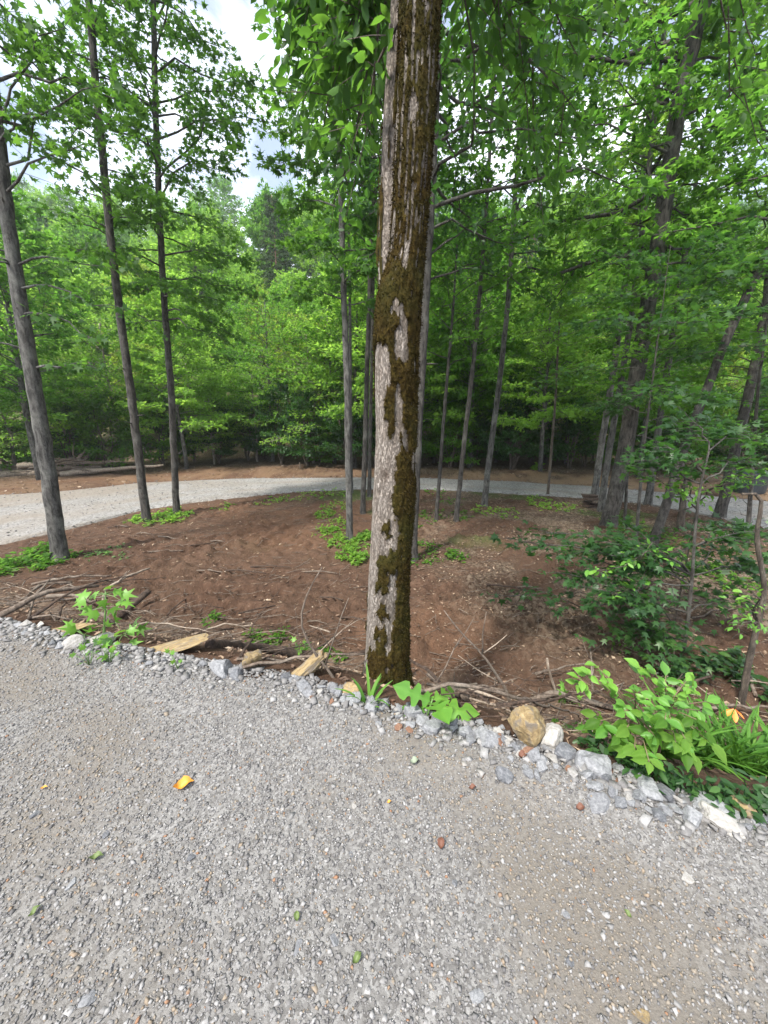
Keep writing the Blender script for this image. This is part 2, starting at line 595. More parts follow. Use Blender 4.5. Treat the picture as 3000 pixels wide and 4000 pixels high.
def gravel_mat(name, sandy, far=False):
    m, nt, bs, out = new_mat(name)
    v = mapping(nt)
    vo = nd(nt, 'ShaderNodeTexVoronoi', Scale=28.0 if far else 95.0)
    nt.links.new(v, vo.inputs['Vector'])
    if far:
        st = ramp(nt, vo.outputs['Color'], [(.1, (.12, .116, .112)), (.5, (.20, .194, .188)), (.9, (.29, .284, .278))])
    else:
        st = ramp(nt, vo.outputs['Color'], [(.1, (.095, .091, .088)), (.5, (.157, .152, .148)), (.9, (.235, .231, .227))])
    fine = noise(nt, v, 160, 3, 0.6)
    sand = ramp(nt, fine, [(.3, (.10, .088, .075)), (.7, (.162, .144, .123))])
    mask = ramp(nt, noise(nt, v, 0.9 if far else 2.2, 5, 0.6, 0.4), [(.46, (0, 0, 0)), (.68, (1, 1, 1))])
    f = nd(nt, 'ShaderNodeMath', operation='MULTIPLY')
    f.inputs[1].default_value = sandy
    nt.links.new(mask if far else attr(nt, 'sand'), f.inputs[0])
    c = mixc(nt, f.outputs[0], st, sand)
    if far:
        c = mixc(nt, attr(nt, 'rut'), c, (.17, .14, .11))
    nt.links.new(c, bs.inputs['Base Color'])
    bs.inputs['Roughness'].default_value = 0.9
    vd = nd(nt, 'ShaderNodeTexVoronoi', Scale=28.0 if far else 95.0)
    vd.feature = 'DISTANCE_TO_EDGE'
    nt.links.new(v, vd.inputs['Vector'])
    bump(nt, bs, vd.outputs['Distance'] if far else noise(nt, v, 120, 5, 0.7), 0.8, 0.02 if far else 0.008)
    return m


GRAVEL = gravel_mat('gravel_base', 0.9)
GRAVEL_FAR = gravel_mat('gravel_far', 0.35, True)


def chips_mat():
    m, nt, bs, out = new_mat('gravel_chips')
    t = attr(nt, 'tint')
    c = ramp(nt, t, [(0, (.08, .077, .079)), (.15, (.122, .118, .119)), (.45, (.167, .163, .163)), (.70, (.21, .206, .206)), (.87, (.275, .27, .27)),
                     (.89, (.20, .175, .145)), (.975, (.21, .165, .12)), (.993, (.22, .12, .07))])
    n = noise(nt, mapping(nt), 140, 3, 0.6)
    c = mixc(nt, 0.5, c, mixc(nt, 1.0, c, ramp(nt, n, [(.3, (.6, .6, .6)), (.7, (1.25, 1.25, 1.25))]), 'MULTIPLY'))
    nt.links.new(c, bs.inputs['Base Color'])
    bs.inputs['Roughness'].default_value = 0.85
    return m


CHIPS = chips_mat()


def rock_mat(name, a, b, c_, stain=None):
    m, nt, bs, out = new_mat(name)
    oi = nd(nt, 'ShaderNodeObjectInfo')
    tc = nd(nt, 'ShaderNodeTexCoord')
    ad = nd(nt, 'ShaderNodeVectorMath', operation='ADD')
    nt.links.new(tc.outputs['Object'], ad.inputs[0])
    nt.links.new(oi.outputs['Location'], ad.inputs[1])
    v = ad.outputs[0]
    n1 = noise(nt, v, 7, 7, 0.65, 0.6)
    n2 = noise(nt, v, 45, 4, 0.6)
    c = ramp(nt, n1, [(.3, a), (.52, b), (.72, c_)])
    c = mixc(nt, 0.35, c, mixc(nt, 1.0, c, ramp(nt, n2, [(.3, (.55, .55, .55)), (.7, (1.3, 1.3, 1.3))]), 'MULTIPLY'))
    if stain:
        c = mixc(nt, ramp(nt, noise(nt, v, 3.5, 5, 0.6, 0.8), [(.5, (0, 0, 0)), (.62, (.85, .85, .85))]), c, stain)
    c = mixc(nt, 1.0, c, ramp(nt, oi.outputs['Random'], [(0, (.78, .78, .8)), (1, (1.12, 1.12, 1.12))]), 'MULTIPLY')
    nt.links.new(c, bs.inputs['Base Color'])
    bs.inputs['Roughness'].default_value = 0.85
    bump(nt, bs, n2, 0.5, 0.01)
    return m


ROCK_GREY = rock_mat('rock_grey', (.115, .12, .13), (.21, .215, .226), (.32, .324, .334))
ROCK_DARK = rock_mat('rock_dark', (.065, .07, .08), (.13, .135, .147), (.25, .255, .268))
ROCK_WHITE = rock_mat('rock_white', (.22, .208, .19), (.31, .298, .28), (.41, .40, .388))
ROCK_YELLOW = rock_mat('rock_yellow', (.13, .088, .045), (.25, .18, .085), (.34, .275, .155), (.14, .12, .10))
ROCK_RUST = rock_mat('rock_rust', (.10, .05, .032), (.19, .10, .062), (.26, .18, .12))


def plain(name, col, rough=0.7, var=0.25, scale=12):
    m, nt, bs, out = new_mat(name)
    n = noise(nt, mapping(nt), scale, 5, 0.6)
    c = ramp(nt, n, [(.3, tuple(x * (1 - var) for x in col)), (.7, tuple(min(1, x * (1 + var)) for x in col))])
    nt.links.new(c, bs.inputs['Base Color'])
    bs.inputs['Roughness'].default_value = rough
    return m


# ------------------------------------------------------------------ terrain
edge_px = [(0, 2440), (250, 2500), (500, 2550), (900, 2625), (1150, 2660), (1300, 2700), (1560, 2790), (1900, 2870), (2200, 2975), (2400, 3060), (2700, 3150), (3000, 3225)]
EP = np.array([atz(x, y, 0.0)[:2] for x, y in edge_px])
sl0 = -0.30
EX = np.concatenate([[EP[0, 0] - 80], EP[:, 0], [EP[-1, 0] + 80]])
EY = np.concatenate([[EP[0, 1] + 80 * 0.30], EP[:, 1], [EP[-1, 1] - 80 * 0.30]])


def y_edge(x):
    return np.interp(x, EX, EY)


def s_edge(x, y):
    return (y - y_edge(x)) * 0.954


inner_px = [(0, 2130), (300, 2060), (560, 1992), (760, 1962), (1000, 1937), (1200, 1918), (1400, 1910), (1600, 1908), (1800, 1916), (2000, 1928), (2150, 1937), (2330, 1952), (2500, 1968), (2750, 2015), (3000, 2070)]
outer_px = [(0, 1938), (240, 1922), (540, 1888), (800, 1877), (1000, 1873), (1300, 1871), (1650, 1872), (2000, 1886), (2300, 1905), (2600, 1928), (3000, 1962)]
IP = np.array([atz(x, y, -1.0)[:2] for x, y in inner_px])
OP = np.array([atz(x, y, -1.0)[:2] for x, y in outer_px])


def ext(P, l, r):
    return (np.concatenate([[P[0, 0] - 60], P[:, 0], [P[-1, 0] + 60]]), np.concatenate([[P[0, 1] - 60 * l], P[:, 1], [P[-1, 1] - 60 * r]]))


IX, IY = ext(IP, 0.35, 0.35)
OX, OY = ext(OP, 0.3, 0.3)


def y_in(x):
    return np.interp(x, IX, IY)


def y_out(x):
    return np.interp(x, OX, OY)


def hill(x, y):
    d = y - (24 + 0.02 * x)
    h = 25.0 * np.clip(d / 56.0, 0, 1) + 2.5 * sstep(0, 1, d / 60.0)
    h = np.where(d > 56, 27.5 + 0 * d, h)
    w = sstep(0, 12, d)
    return h + w * 3.0 * (fbm(x * 0.04 + 3, y * 0.04, o=3) - 0.5)


def g_smooth(x, y):
    x = np.asarray(x, float); y = np.asarray(y, float)
    s = s_edge(x, y)
    z = -1.0 * sstep(0.02, 1.55, s)
    z = np.where(s < 0.02, 0.0, z)
    z = z + hill(x, y) + sstep(2, 5, s) * 0.10 * (fbm(x * 0.3 + 5, y * 0.3 + 2, o=3) - 0.5) * (1 - sstep(-1.5, 0.5, y - y_in(x)))
    return z


tracks = []
for pts in ([(120, 2330), (500, 2290), (900, 2240), (1300, 2330)], [(350, 2400), (750, 2330), (1100, 2330), (1400, 2400)],
            [(200, 2290), (600, 2200), (900, 2120), (1150, 2030)], [(560, 2330), (800, 2230), (900, 2160), (820, 2120), (700, 2110)],
            [(800, 2220), (1000, 2170), (1130, 2080), (1300, 1990)], [(500, 2440), (900, 2400), (1300, 2480), (1500, 2560)],
            [(1590, 2560), (1700, 2510), (1850, 2480)], [(1600, 2650), (1760, 2560), (1950, 2500), (2300, 2440)],
            [(1620, 2080), (1850, 2140), (2150, 2120)], [(1700, 2330), (2000, 2290), (2250, 2200)], [(1600, 2480), (1900, 2400), (2200, 2380), (2500, 2380)]):
    P = np.array([atz(a, b, -1.0)[:2] for a, b in pts])
    t = np.linspace(0, 1, len(P)); tt = np.linspace(0, 1, 14)
    co = [np.polyfit(t, P[:, k], min(3, len(P) - 1)) for k in (0, 1)]
    tracks.append(np.stack([np.polyval(c, tt) for c in co], -1))


def track_relief(x, y):
    h = np.zeros_like(x)
    for P in tracks:
        lo, hi = P.min(0) - 0.5, P.max(0) + 0.5
        idx = np.where((x > lo[0]) & (x < hi[0]) & (y > lo[1]) & (y < hi[1]))[0]
        if not len(idx):
            continue
        X, Y = x[idx], y[idx]
        best = np.full(len(idx), 9.0); arc = np.zeros(len(idx)); lat = np.zeros(len(idx))
        a0 = 0.0
        for i in range(len(P) - 1):
            d = P[i + 1] - P[i]; L = np.linalg.norm(d); d = d / L
            rx, ry = X - P[i, 0], Y - P[i, 1]
            u = np.clip(rx * d[0] + ry * d[1], 0, L)
            q = np.hypot(rx - u * d[0], ry - u * d[1])
            m = q < best
            best[m] = q[m]; arc[m] = a0 + u[m]; lat[m] = (rx * d[1] - ry * d[0])[m]
            a0 += L
        w = 1 - sstep(0.19, 0.25, best)
        rib = np.sin(2 * np.pi * (arc + 0.35 * np.abs(lat)) / 0.125)
        wear = 0.25 + 0.9 * fbm(X * 1.3, Y * 1.3, o=2)
        h[idx] = np.where(w > 0, h[idx] * (1 - w) + w * (-0.035 + 0.055 * rib * wear), h[idx])
        h[idx] += 0.06 * np.exp(-((best - 0.27) / 0.06) ** 2) * fbm(X * 3, Y * 3, o=2)
    return h


def g_full(x, y):
    x = np.asarray(x, float); y = np.asarray(y, float)
    z = g_smooth(x, y)
    s = s_edge(x, y)
    di = y_in(x) - y
    do = y - y_out(x)
    off = np.maximum(di, do)                                  # >0 outside the loop road
    near = sstep(0.1, 0.9, s) * sstep(-0.05, 0.4, off) * (1 - sstep(26, 34, y))
    clod = np.abs(fbm(x * 5, y * 5, o=3) - 0.5) * 0.20 + (fbm(x * 11, y * 11, o=2) - 0.5) * 0.075
    rough = 0.45 + 0.9 * sstep(0.45, 0.65, fbm(x * 0.7 + 9, y * 0.7, o=2))
    z = z + near * clod * rough
    tr = track_relief(x.ravel(), y.ravel()).reshape(x.shape)
    z = z + near * tr * (di > -0.2)
    z = z + 0.22 * sstep(0.2, 2.2, do) * (1 - sstep(26, 34, y)) * fbm(x * 0.9, y * 0.9, o=3)
    z = z - 0.05 * (off < 0.0) - 0.03 * (s < 0.0)
    return z


def axis(lo, a, b, hi, step, g):
    fine = np.arange(a, b, step)
    L, st = [], step
    v = a
    while v > lo:
        st *= g
        v -= st
        L.append(v)
    Rr, st, v = [], step, fine[-1]
    while v < hi:
        st = min(st * g, 6)
        v += st
        Rr.append(v)
    return np.concatenate([L[::-1], fine, Rr])


gx = axis(-260, -7.5, 6.5, 260, 0.052, 1.06)
gy = axis(-120, 1.2, 10.5, 320, 0.052, 1.04)
X, Y = np.meshgrid(gx, gy)
Z = g_full(X, Y)
nx, ny = len(gx), len(gy)
ii = np.arange(ny - 1)[:, None] * nx
jj = np.arange(nx - 1)[None, :]
GF = np.stack([ii + jj, ii + jj + 1, ii + nx + jj + 1, ii + nx + jj], -1).reshape(-1, 4)
s_ = s_edge(X, Y)
do_ = Y - y_out(X)
di_ = y_in(X) - Y


def blob(cx, cy, rx, ry, rot=0.0):
    c, s = math.cos(rot), math.sin(rot)
    dx, dy = X - cx, Y - cy
    return np.exp(-(((dx * c + dy * s) / rx) ** 2 + ((-dx * s + dy * c) / ry) ** 2))


rd = atz(1250, 2060, -1.0); rd2 = atz(1640, 2480, -1.0); rd3 = atz(900, 2000, -1.0)
nz = fbm(X * 0.9 + 2, Y * 0.9, o=4)
red = np.clip(1.5 * (blob(rd[0], rd[1], 1.6, 1.6) + 1.0 * blob(rd2[0], rd2[1], 0.9, 0.7) + 0.6 * blob(rd3[0], rd3[1], 3.0, 1.0)) * sstep(0.3, 0.62, nz), 0, 0.6)
red = np.maximum(red, 0.75 * sstep(0.0, 0.6, do_) * (1 - sstep(3.0, 4.5, do_)) * sstep(3, -6, X + 3) * sstep(0.3, 0.6, nz))
lt = atz(1950, 2150, -1.0)
litter = np.clip(sstep(0.42, 0.6, nz) * (sstep(0.2, 2.0, X) * 0.9) * sstep(1.5, 4, s_), 0, 0.9)
litter = np.maximum(litter, 0.8 * sstep(2.0, 4.5, do_))
litter = np.maximum(litter, 0.75 * sstep(0.2, 0.6, s_) * (1 - sstep(1.2, 2.2, s_)))
litter = litter * (1 - 0.8 * blob(rd2[0], rd2[1], 1.0, 0.8))
straw = np.clip(sstep(0.05, 0.4, do_) * (1 - sstep(2.0, 3.6, do_)) * (0.35 + 0.6 * sstep(2, 8, X)) * sstep(0.25, 0.5, fbm(X * 1.5, Y * 1.5 + 7, o=3)), 0, 0.9)
green = np.clip(sstep(0.52, 0.66, fbm(X * 0.8 + 31, Y * 0.8 + 4, o=3)) * sstep(6.5, 8.5, Y) * sstep(-0.1, 0.4, di_) * sstep(-3.5, -1.0, X) * 0.75, 0, 1)
green = np.maximum(green, 0.35 * sstep(0.0, 1.0, Y - 24) + 0 * Y)
ground = link('ground', mesh_from('ground', np.stack([X, Y, Z], -1).reshape(-1, 3), GF, True,
                                  {'red': red.ravel(), 'litter': litter.ravel(), 'straw': straw.ravel(), 'green': green.ravel()}, [SOIL]))
kind(ground, 'structure')

# near gravel road: a thick sheet with a ragged, slightly heaped edge


def road_z(x, y):
    s = s_edge(x, y)
    return 0.012 + 0.03 * np.exp(-((s + 0.16) / 0.14) ** 2) * fbm(x * 2.2, y * 2.2, o=3) * 1.4 + 0.03 * (fbm(x * 0.8, y * 0.8, o=3) - 0.5) + 0.006 * (fbm(x * 9, y * 9, o=2) - 0.5)


rx = axis(-90, -4.2, 3.0, 90, 0.035, 1.12)
sv = np.concatenate([np.array([0.05, 0.0]), -np.arange(0.03, 3.3, 0.035), -np.array([3.6, 4.2, 5.0, 6.5])])
RX, SV = np.meshgrid(rx, sv)
rag = 0.10 * (fbm(RX * 2.3 + 4, RX * 0 + 1.7, o=4) - 0.5)
RY = y_edge(RX) + SV / 0.954 + rag * np.exp(SV / 0.3)
RZ = road_z(RX, RY)


def sandy(x, y):
    f = fbm(x * 1.3 + 7, y * 1.3, o=4) + 0.10 * sstep(-1.2, 0.8, x) - 0.08 * sstep(-0.6, 0.0, s_edge(x, y))
    return sstep(0.42, 0.80, f)


RZ[0] -= 0.16
RZ[1] -= 0.02
n2 = len(rx)
ii = np.arange(len(sv) - 1)[:, None] * n2
jj = np.arange(n2 - 1)[None, :]
RF = np.stack([ii + jj, ii + n2 + jj, ii + n2 + jj + 1, ii + jj + 1], -1).reshape(-1, 4)
gravel_road = kind(link('gravel_road', mesh_from('gravel_road', np.stack([RX, RY, RZ], -1).reshape(-1, 3), RF, True, {'sand': sandy(RX, RY).ravel()}, [GRAVEL])), 'structure')

# the gravel loop beyond the clearing
lx = np.concatenate([np.arange(-60, -20, 1.0), np.arange(-20, 18, 0.12), np.arange(18, 60, 1.0)])
lv_ = np.linspace(0, 1, 34)
LX, LV = np.meshgrid(lx, lv_)
rag_i = 0.35 * (fbm(LX * 1.1, LX * 0 + 3.1, o=4) - 0.5)
rag_o = 0.35 * (fbm(LX * 1.1, LX * 0 + 8.1, o=4) - 0.5)
LY = (y_in(LX) - 0.12 + rag_i) * (1 - LV) + (y_out(LX) + 0.12 + rag_o) * LV
rut = 0.5 * (np.exp(-((LV - 0.32) / 0.07) ** 2) + np.exp(-((LV - 0.68) / 0.07) ** 2)) * sstep(0.3, 0.6, fbm(LX * 0.8, LV * 3, o=3))
rut = np.maximum(rut, 0.65 * sstep(-2.5, -9, LX) * sstep(0.35, 0.6, fbm(LX * 0.6, LV * 4 + 5, o=3)))
LZ = g_smooth(LX, LY) + 0.05 + 0.02 * (fbm(LX * 3, LY * 3, o=2) - 0.5) - 0.02 * rut
LZ[0] = LZ[0] - 0.10
LZ[-1] = LZ[-1] - 0.10
n3 = len(lx)
ii = np.arange(len(lv_) - 1)[:, None] * n3
jj = np.arange(n3 - 1)[None, :]
LF = np.stack([ii + jj, ii + jj + 1, ii + n3 + jj + 1, ii + n3 + jj], -1).reshape(-1, 4)
loop_road = kind(link('gravel_loop_road', mesh_from('gravel_loop_road', np.stack([LX, LY, LZ], -1).reshape(-1, 3), LF, True, {'rut': rut.ravel()}, [GRAVEL_FAR])), 'structure')

# ------------------------------------------------------------------ gravel chips (too many to count)
OCT_V = np.array([(1, 0, 0), (0, 1, 0), (-1, 0, 0), (0, -1, 0), (0, 0, 1), (0, 0, -1)], float)
OCT_F = np.array([(0, 1, 4), (1, 2, 4), (2, 3, 4), (3, 0, 4), (1, 0, 5), (2, 1, 5), (3, 2, 5), (0, 3, 5)])
CUB_V = np.array([(-1, -1, -1), (1, -1, -1), (1, 1, -1), (-1, 1, -1), (-1, -1, 1), (1, -1, 1), (1, 1, 1), (-1, 1, 1)], float) * 0.75
CUB_F = np.array([(0, 2, 1), (0, 3, 2), (4, 5, 6), (4, 6, 7), (0, 1, 5), (0, 5, 4), (1, 2, 6), (1, 6, 5), (2, 3, 7), (2, 7, 6), (3, 0, 4), (3, 4, 7)])


def chips(P, size, tint, tv, tf, flat=0.5, jit=0.35):
    n = len(P)
    k = len(tv)
    v = tv[None] * (1 + rng.uniform(-jit, jit, (n, k, 1))) + rng.normal(0, 0.12, (n, k, 3))
    v = v * np.stack([rng.uniform(.75, 1.35, n), rng.uniform(.55, 1.0, n), rng.uniform(.35, .8, n) * flat * 1.6], -1)[:, None]
    v = v * (size / 2)[:, None, None]
    a = rng.uniform(0, 2 * np.pi, n); b = rng.normal(0, 0.35, n)
    ca, sa, cb, sb = np.cos(a), np.sin(a), np.cos(b), np.sin(b)
    x, y, z = v[..., 0], v[..., 1], v[..., 2]
    x, z = x * cb[:, None] + z * sb[:, None], -x * sb[:, None] + z * cb[:, None]
    x, y = x * ca[:, None] - y * sa[:, None], x * sa[:, None] + y * ca[:, None]
    V = np.stack([x, y, z], -1) + P[:, None]
    F = tf[None] + (np.arange(n) * k)[:, None, None]
    return V.reshape(-1, 3), F.reshape(-1, 3), np.repeat(tint, k)


def road_points(n, x0=-4.2, x1=2.9, depth=3.0, pow_=1.0):
    x = rng.uniform(x0, x1, n)
    s = -depth * rng.random(n) ** pow_ + 0.06
    y = y_edge(x) + s / 0.954
    ok = (y > 0.25)
    x, y = x[ok], y[ok]
    return x, y


x, y = road_points(270000)
keep = rng.random(len(x)) < np.clip(1.0 - 0.32 * sandy(x, y), 0.4, 1) * np.where((np.abs(x) < 0.97 * y + 0.9) & (y > 0.35), 1.0, 0.15)
keep &= rng.random(len(x)) < np.where(np.hypot(x, y) < 1.4, 1.0, 0.85)
x, y = x[keep][:77000], y[keep][:77000]
sz = np.clip(rng.lognormal(math.log(0.0088), 0.38, len(x)), 0.0045, 0.022)
tn = rng.random(len(x)); tn = np.where((rng.random(len(x)) < 0.3 * sandy(x, y)) & (tn < .86), .885 + .05 * rng.random(len(x)), tn)
V1, F1, T1 = chips(np.stack([x, y, road_z(x, y) + sz * 0.12], -1), sz, tn, OCT_V, OCT_F)
x, y = road_points(9000)
sz = np.clip(rng.lognormal(math.log(0.0145), 0.25, len(x)), 0.010, 0.024)
V2, F2, T2 = chips(np.stack([x, y, road_z(x, y) + sz * 0.02], -1), sz, 0.12 + rng.random(len(x)) * 0.82, CUB_V, CUB_F, 0.34)
x = rng.uniform(-4.2, 2.9, 2600)                          # coarser stones shoved to the edge
y = y_edge(x) - np.abs(rng.normal(0, 0.11, 2600)) + 0.05
x2, y2 = x, y
sz = np.clip(rng.lognormal(math.log(0.027), 0.35, len(x)), 0.014, 0.05)
V3, F3, T3 = chips(np.stack([x, y, road_z(x, y) + sz * 0.12], -1), sz, 0.12 + rng.random(len(x)) * 0.76, CUB_V, CUB_F, 0.5)
gch = link('gravel', mesh_from('gravel', np.concatenate([V1, V2, V3]), np.concatenate([F1, F2 + len(V1), F3 + len(V1) + len(V2)]), False,
                               {'tint': np.concatenate([T1, T2, T3])}, [CHIPS]))
kind(tag(gch, 'loose grey and tan crushed stone covering the near road', 'gravel'), 'stuff')
# loose stone on the loop
x = rng.uniform(-13, 12, 4500); v = rng.random(4500)
y = y_in(x) - 0.35 + (y_out(x) - y_in(x) + 0.6) * v
sz = np.clip(rng.lognormal(math.log(0.035), 0.35, len(x)), 0.02, 0.08)
V1, F1, T1 = chips(np.stack([x, y, g_smooth(x, y) + 0.055], -1), sz, 0.3 + 0.55 * rng.random(len(x)), OCT_V, OCT_F)
kind(tag(link('gravel', mesh_from('gravel_loop', V1, F1, False, {'tint': T1}, [CHIPS])), 'pale crushed stone spread over the gravel loop beyond the clearing', 'gravel'), 'stuff')
# ------------------------------------------------------------------ the mossy tree by the road
MT_Y = 2.32
rows = [(2760, 1500, 166), (2700, 1505, 162), (2600, 1508, 160), (2250, 1516, 154), (2000, 1533, 158), (1748, 1543, 156), (1374, 1546, 165), (1150, 1558, 166),
        (1000, 1592, 134), (889, 1598, 134), (700, 1610, 140), (500, 1620, 147), (236, 1631, 148), (0, 1642, 160)]
MP = np.array([at(c, y, MT_Y) for y, c, w in rows])
MR = []
for y, c, w in rows:
    dep = MT_Y / (CP + (2000 - y) / FPX * SP)
    MR.append(0.95 * w / 2 / FPX * dep)
MR = np.array(MR)
zb = float(g_smooth(MP[0, 0], MT_Y)) - 0.25
zs = np.concatenate([np.arange(zb, 3.7, 0.012), np.arange(3.7, 10.5, 0.06)])
ax_x = np.interp(zs, MP[:, 2], MP[:, 0]); ax_x = ax_x + np.where(zs > MP[-1, 2], (zs - MP[-1, 2]) * 0.05, 0)
ax_x = np.convolve(np.pad(ax_x, 10, 'edge'), np.ones(21) / 21, 'valid')
ax_y = MT_Y + 0.0 * zs
ar = np.interp(zs, MP[:, 2], MR) * np.where(zs > MP[-1, 2], np.clip(1 - (zs - MP[-1, 2]) / 9.0, 0.2, 1), 1)
ar = ar + 0.06 * np.exp(-np.clip(zs - zb - 0.16, 0, 9) / 0.16)
ar = np.convolve(np.pad(ar, 6, 'edge'), np.ones(13) / 13, 'valid')
NT = 104
th = np.arange(NT) * 2 * np.pi / NT
TH, ZZ = np.meshgrid(th, zs)
cx, sx = np.cos(TH), np.sin(TH)
ridge = np.abs(fbm(cx * 5.5, sx * 5.5, ZZ * 2.2, 4) - 0.5) * 2
flake = fbm(cx * 11, sx * 11, ZZ * 14, 3) - 0.5
wob = fbm(cx * 1.0 + 4, sx * 1.0, ZZ * 1.1, 2) - 0.5
RR = ar[:, None] * (1 + 0.07 * wob) + 0.010 * ridge + 0.011 * flake
BX = ax_x[:, None] + RR * cx
BY = ax_y[:, None] + RR * sx
# where the camera sees it: s runs 0..1 across the visible width
view = np.arctan2(-MT_Y, -0.08)
S_ = 0.5 + 0.5 * np.cos(TH) * 1.0                     # +X side is on the right of the picture
front = sx < 0.15
moss_rows = [  # (y top, y bottom, mossy intervals of s)
    (-2000, 1205, [(0.0, 1.0)]), (1205, 1250, [(0, .40), (.62, 1)]), (1250, 1300, [(0, .56), (.74, 1)]), (1300, 1360, [(0, .50), (.72, 1)]), (1360, 1425, [(.30, .46), (.72, 1)]),
    (1425, 1500, [(.36, 1)]), (1500, 1560, [(.27, .52), (.60, 1)]), (1560, 1640, [(.24, .48), (.62, 1)]), (1640, 1695, [(.30, .50), (.66, 1)]),
    (1695, 1760, [(.56, .66), (.80, 1)]), (1760, 1850, [(.50, .94)]), (1850, 1990, [(.47, 1)]), (1990, 2010, [(.42, .50), (.6, 1)]), (2010, 2060, [(.30, .44), (.66, 1)]), (2060, 2075, [(.38, .6), (.7, 1)]), (2075, 2110, [(.66, 1)]),
    (2110, 2140, [(.45, 1)]), (2140, 2205, [(.20, 1)]), (2205, 2285, [(.20, .50), (.70, 1)]), (2285, 2312, [(.72, 1)]), (2312, 2380, [(.25, .50), (.68, 1)]),
    (2380, 2412, [(.60, 1)]), (2412, 2445, [(.22, .46), (.56, 1)]), (2445, 2490, [(.25, .48), (.56, 1)]), (2490, 2600, [(.10, 1)]), (2600, 2640, [(.30, .42), (.52, 1)]), (2640, 3200, [(.60, 1)])]
pyrow = np.array([to_px((0, MT_Y, z))[1] for z in zs])
warp_y = 40 * (fbm(cx * 5 + 9, sx * 5, ZZ * 7, 4) - 0.5) * 2 + 30 * (fbm(cx * 24 + 9, sx * 24, ZZ * 6, 2) - 0.5) * 2
warp_s = 0.10 * (fbm(cx * 5 + 2, sx * 5 + 7, ZZ * 9, 4) - 0.5) * 2 + 0.05 * (fbm(cx * 20 + 2, sx * 20 + 7, ZZ * 34, 2) - 0.5) * 2
PYW = pyrow[:, None] + warp_y
SW = S_ + warp_s
mossm = np.zeros_like(TH)
for a, b, iv in moss_rows:
    inr = (PYW >= a) & (PYW < b)
    for lo, hi in iv:
        mossm[inr & (SW >= (lo - (0.3 if lo == 0 else 0))) & (SW <= (hi + (0.3 if hi == 1 else 0)))] = 1
streak = fbm(cx * 17, sx * 17, ZZ * 5.0, 3)
up = PYW < 1205
mossm[up & (streak > np.where(PYW < 1080, 0.60, 0.69)) & (SW < 0.9)] = 0
mossm[~front & (fbm(cx * 3, sx * 3, ZZ * 2, 3) > 0.45)] = 1
mossm[(fbm(cx * 16, sx * 16, ZZ * 9, 2) > 0.76)] = 0
for _ in range(1):                                     # soften
    mossm = (mossm + np.roll(mossm, 1, 0) + np.roll(mossm, -1, 0) + np.roll(mossm, 1, 1) + np.roll(mossm, -1, 1)) / 5
stain = mossm.copy()
for _ in range(14):
    stain = (stain + np.roll(stain, 1, 0) + np.roll(stain, -1, 0) + np.roll(stain, 1, 1) + np.roll(stain, -1, 1)) / 5
stain = np.clip(np.maximum(stain * 1.1 - 0.1, 0.45 * sstep(1150, 900, PYW)), 0, .9)
torn = sstep(2575, 2610, PYW) * (1 - sstep(0.56, 0.66, SW)) * front
scar = np.exp(-(((PYW - 1850) / 26) ** 2 + ((SW - 0.30) / 0.11) ** 2)) * front
torn = np.clip(torn + scar * 0.9, 0, 1)
RR2 = RR - 0.012 * torn + 0.010 * np.exp(-((PYW - 1828 + 10 * np.sin(SW * 20)) / 7) ** 2) * (np.abs(SW - 0.3) < 0.13) * front
BX = ax_x[:, None] + RR2 * cx
BY = ax_y[:, None] + RR2 * sx
nz_, base0 = len(zs), np.array([ax_x[0], MT_Y, float(g_smooth(ax_x[0], MT_Y))])
i_ = np.arange(nz_ - 1)[:, None] * NT
j_ = np.arange(NT)[None, :]
k_ = (j_ + 1) % NT
TQ = np.stack([i_ + j_, i_ + k_, i_ + NT + k_, i_ + NT + j_], -1).reshape(-1, 4)
TV = np.stack([BX, BY, ZZ], -1).reshape(-1, 3) - base0
mt = thing('mossy_tree', 'thick pale-barked tree half covered in olive moss at the gravel edge', 'tree', base0)
mt_trunk = link('trunk', mesh_from('main_trunk', TV, TQ, True, {'torn': torn.ravel(), 'stain': stain.ravel()}, [BARK_MAIN]), mt)

# moss: a lumpy shell with ragged tufts
lump = 0.005 + 0.016 * fbm(cx * 7, sx * 7, ZZ * 10, 3) + 0.013 * (fbm(cx * 22, sx * 22, ZZ * 34, 2) - 0.42)
MRd = RR + np.where(mossm > 0.45, np.clip((mossm - 0.35) * 1.6, 0.1, 1) * lump * (0.35 + 0.65 * sstep(1000, 1250, PYW)), -0.006)
MV = np.stack([ax_x[:, None] + MRd * cx, ax_y[:, None] + MRd * sx, ZZ], -1).reshape(-1, 3) - base0
mm = mossm.ravel()
fm = (mm[TQ] > 0.45).sum(1) >= 3
fm &= (zs[(TQ[:, 0] // NT)] < 6)
used = np.unique(TQ[fm])
remap = -np.ones(len(MV), int); remap[used] = np.arange(len(used))
MSV, MSF = MV[used], remap[TQ[fm]]
cand = used[(mm[used] > 0.5) & (zs[used // NT] < 4.2)]
pick = rng.choice(cand, 30000)
nrmv = np.stack([cx.ravel()[pick], sx.ravel()[pick], np.zeros(len(pick))], -1)
tang = np.stack([-sx.ravel()[pick], cx.ravel()[pick], np.zeros(len(pick))], -1)
P = MV[pick] + rng.normal(0, 0.003, (len(pick), 3)) - nrmv * 0.002
ln = rng.uniform(0.006, 0.018, len(pick))
tip = P + ln[:, None] * nrm(nrmv * 0.75 + tang * rng.normal(0, 0.6, (len(pick), 1)) + UP * rng.normal(-0.35, 0.6, (len(pick), 1)))
wv = (tang * rng.normal(0, 1, (len(pick), 1)) + UP * rng.normal(0, 1, (len(pick), 1)))
wv = nrm(wv) * 0.0045
TFv = np.stack([P - wv, P + wv, tip], 1).reshape(-1, 3)
TFf = np.arange(len(TFv)).reshape(-1, 3)
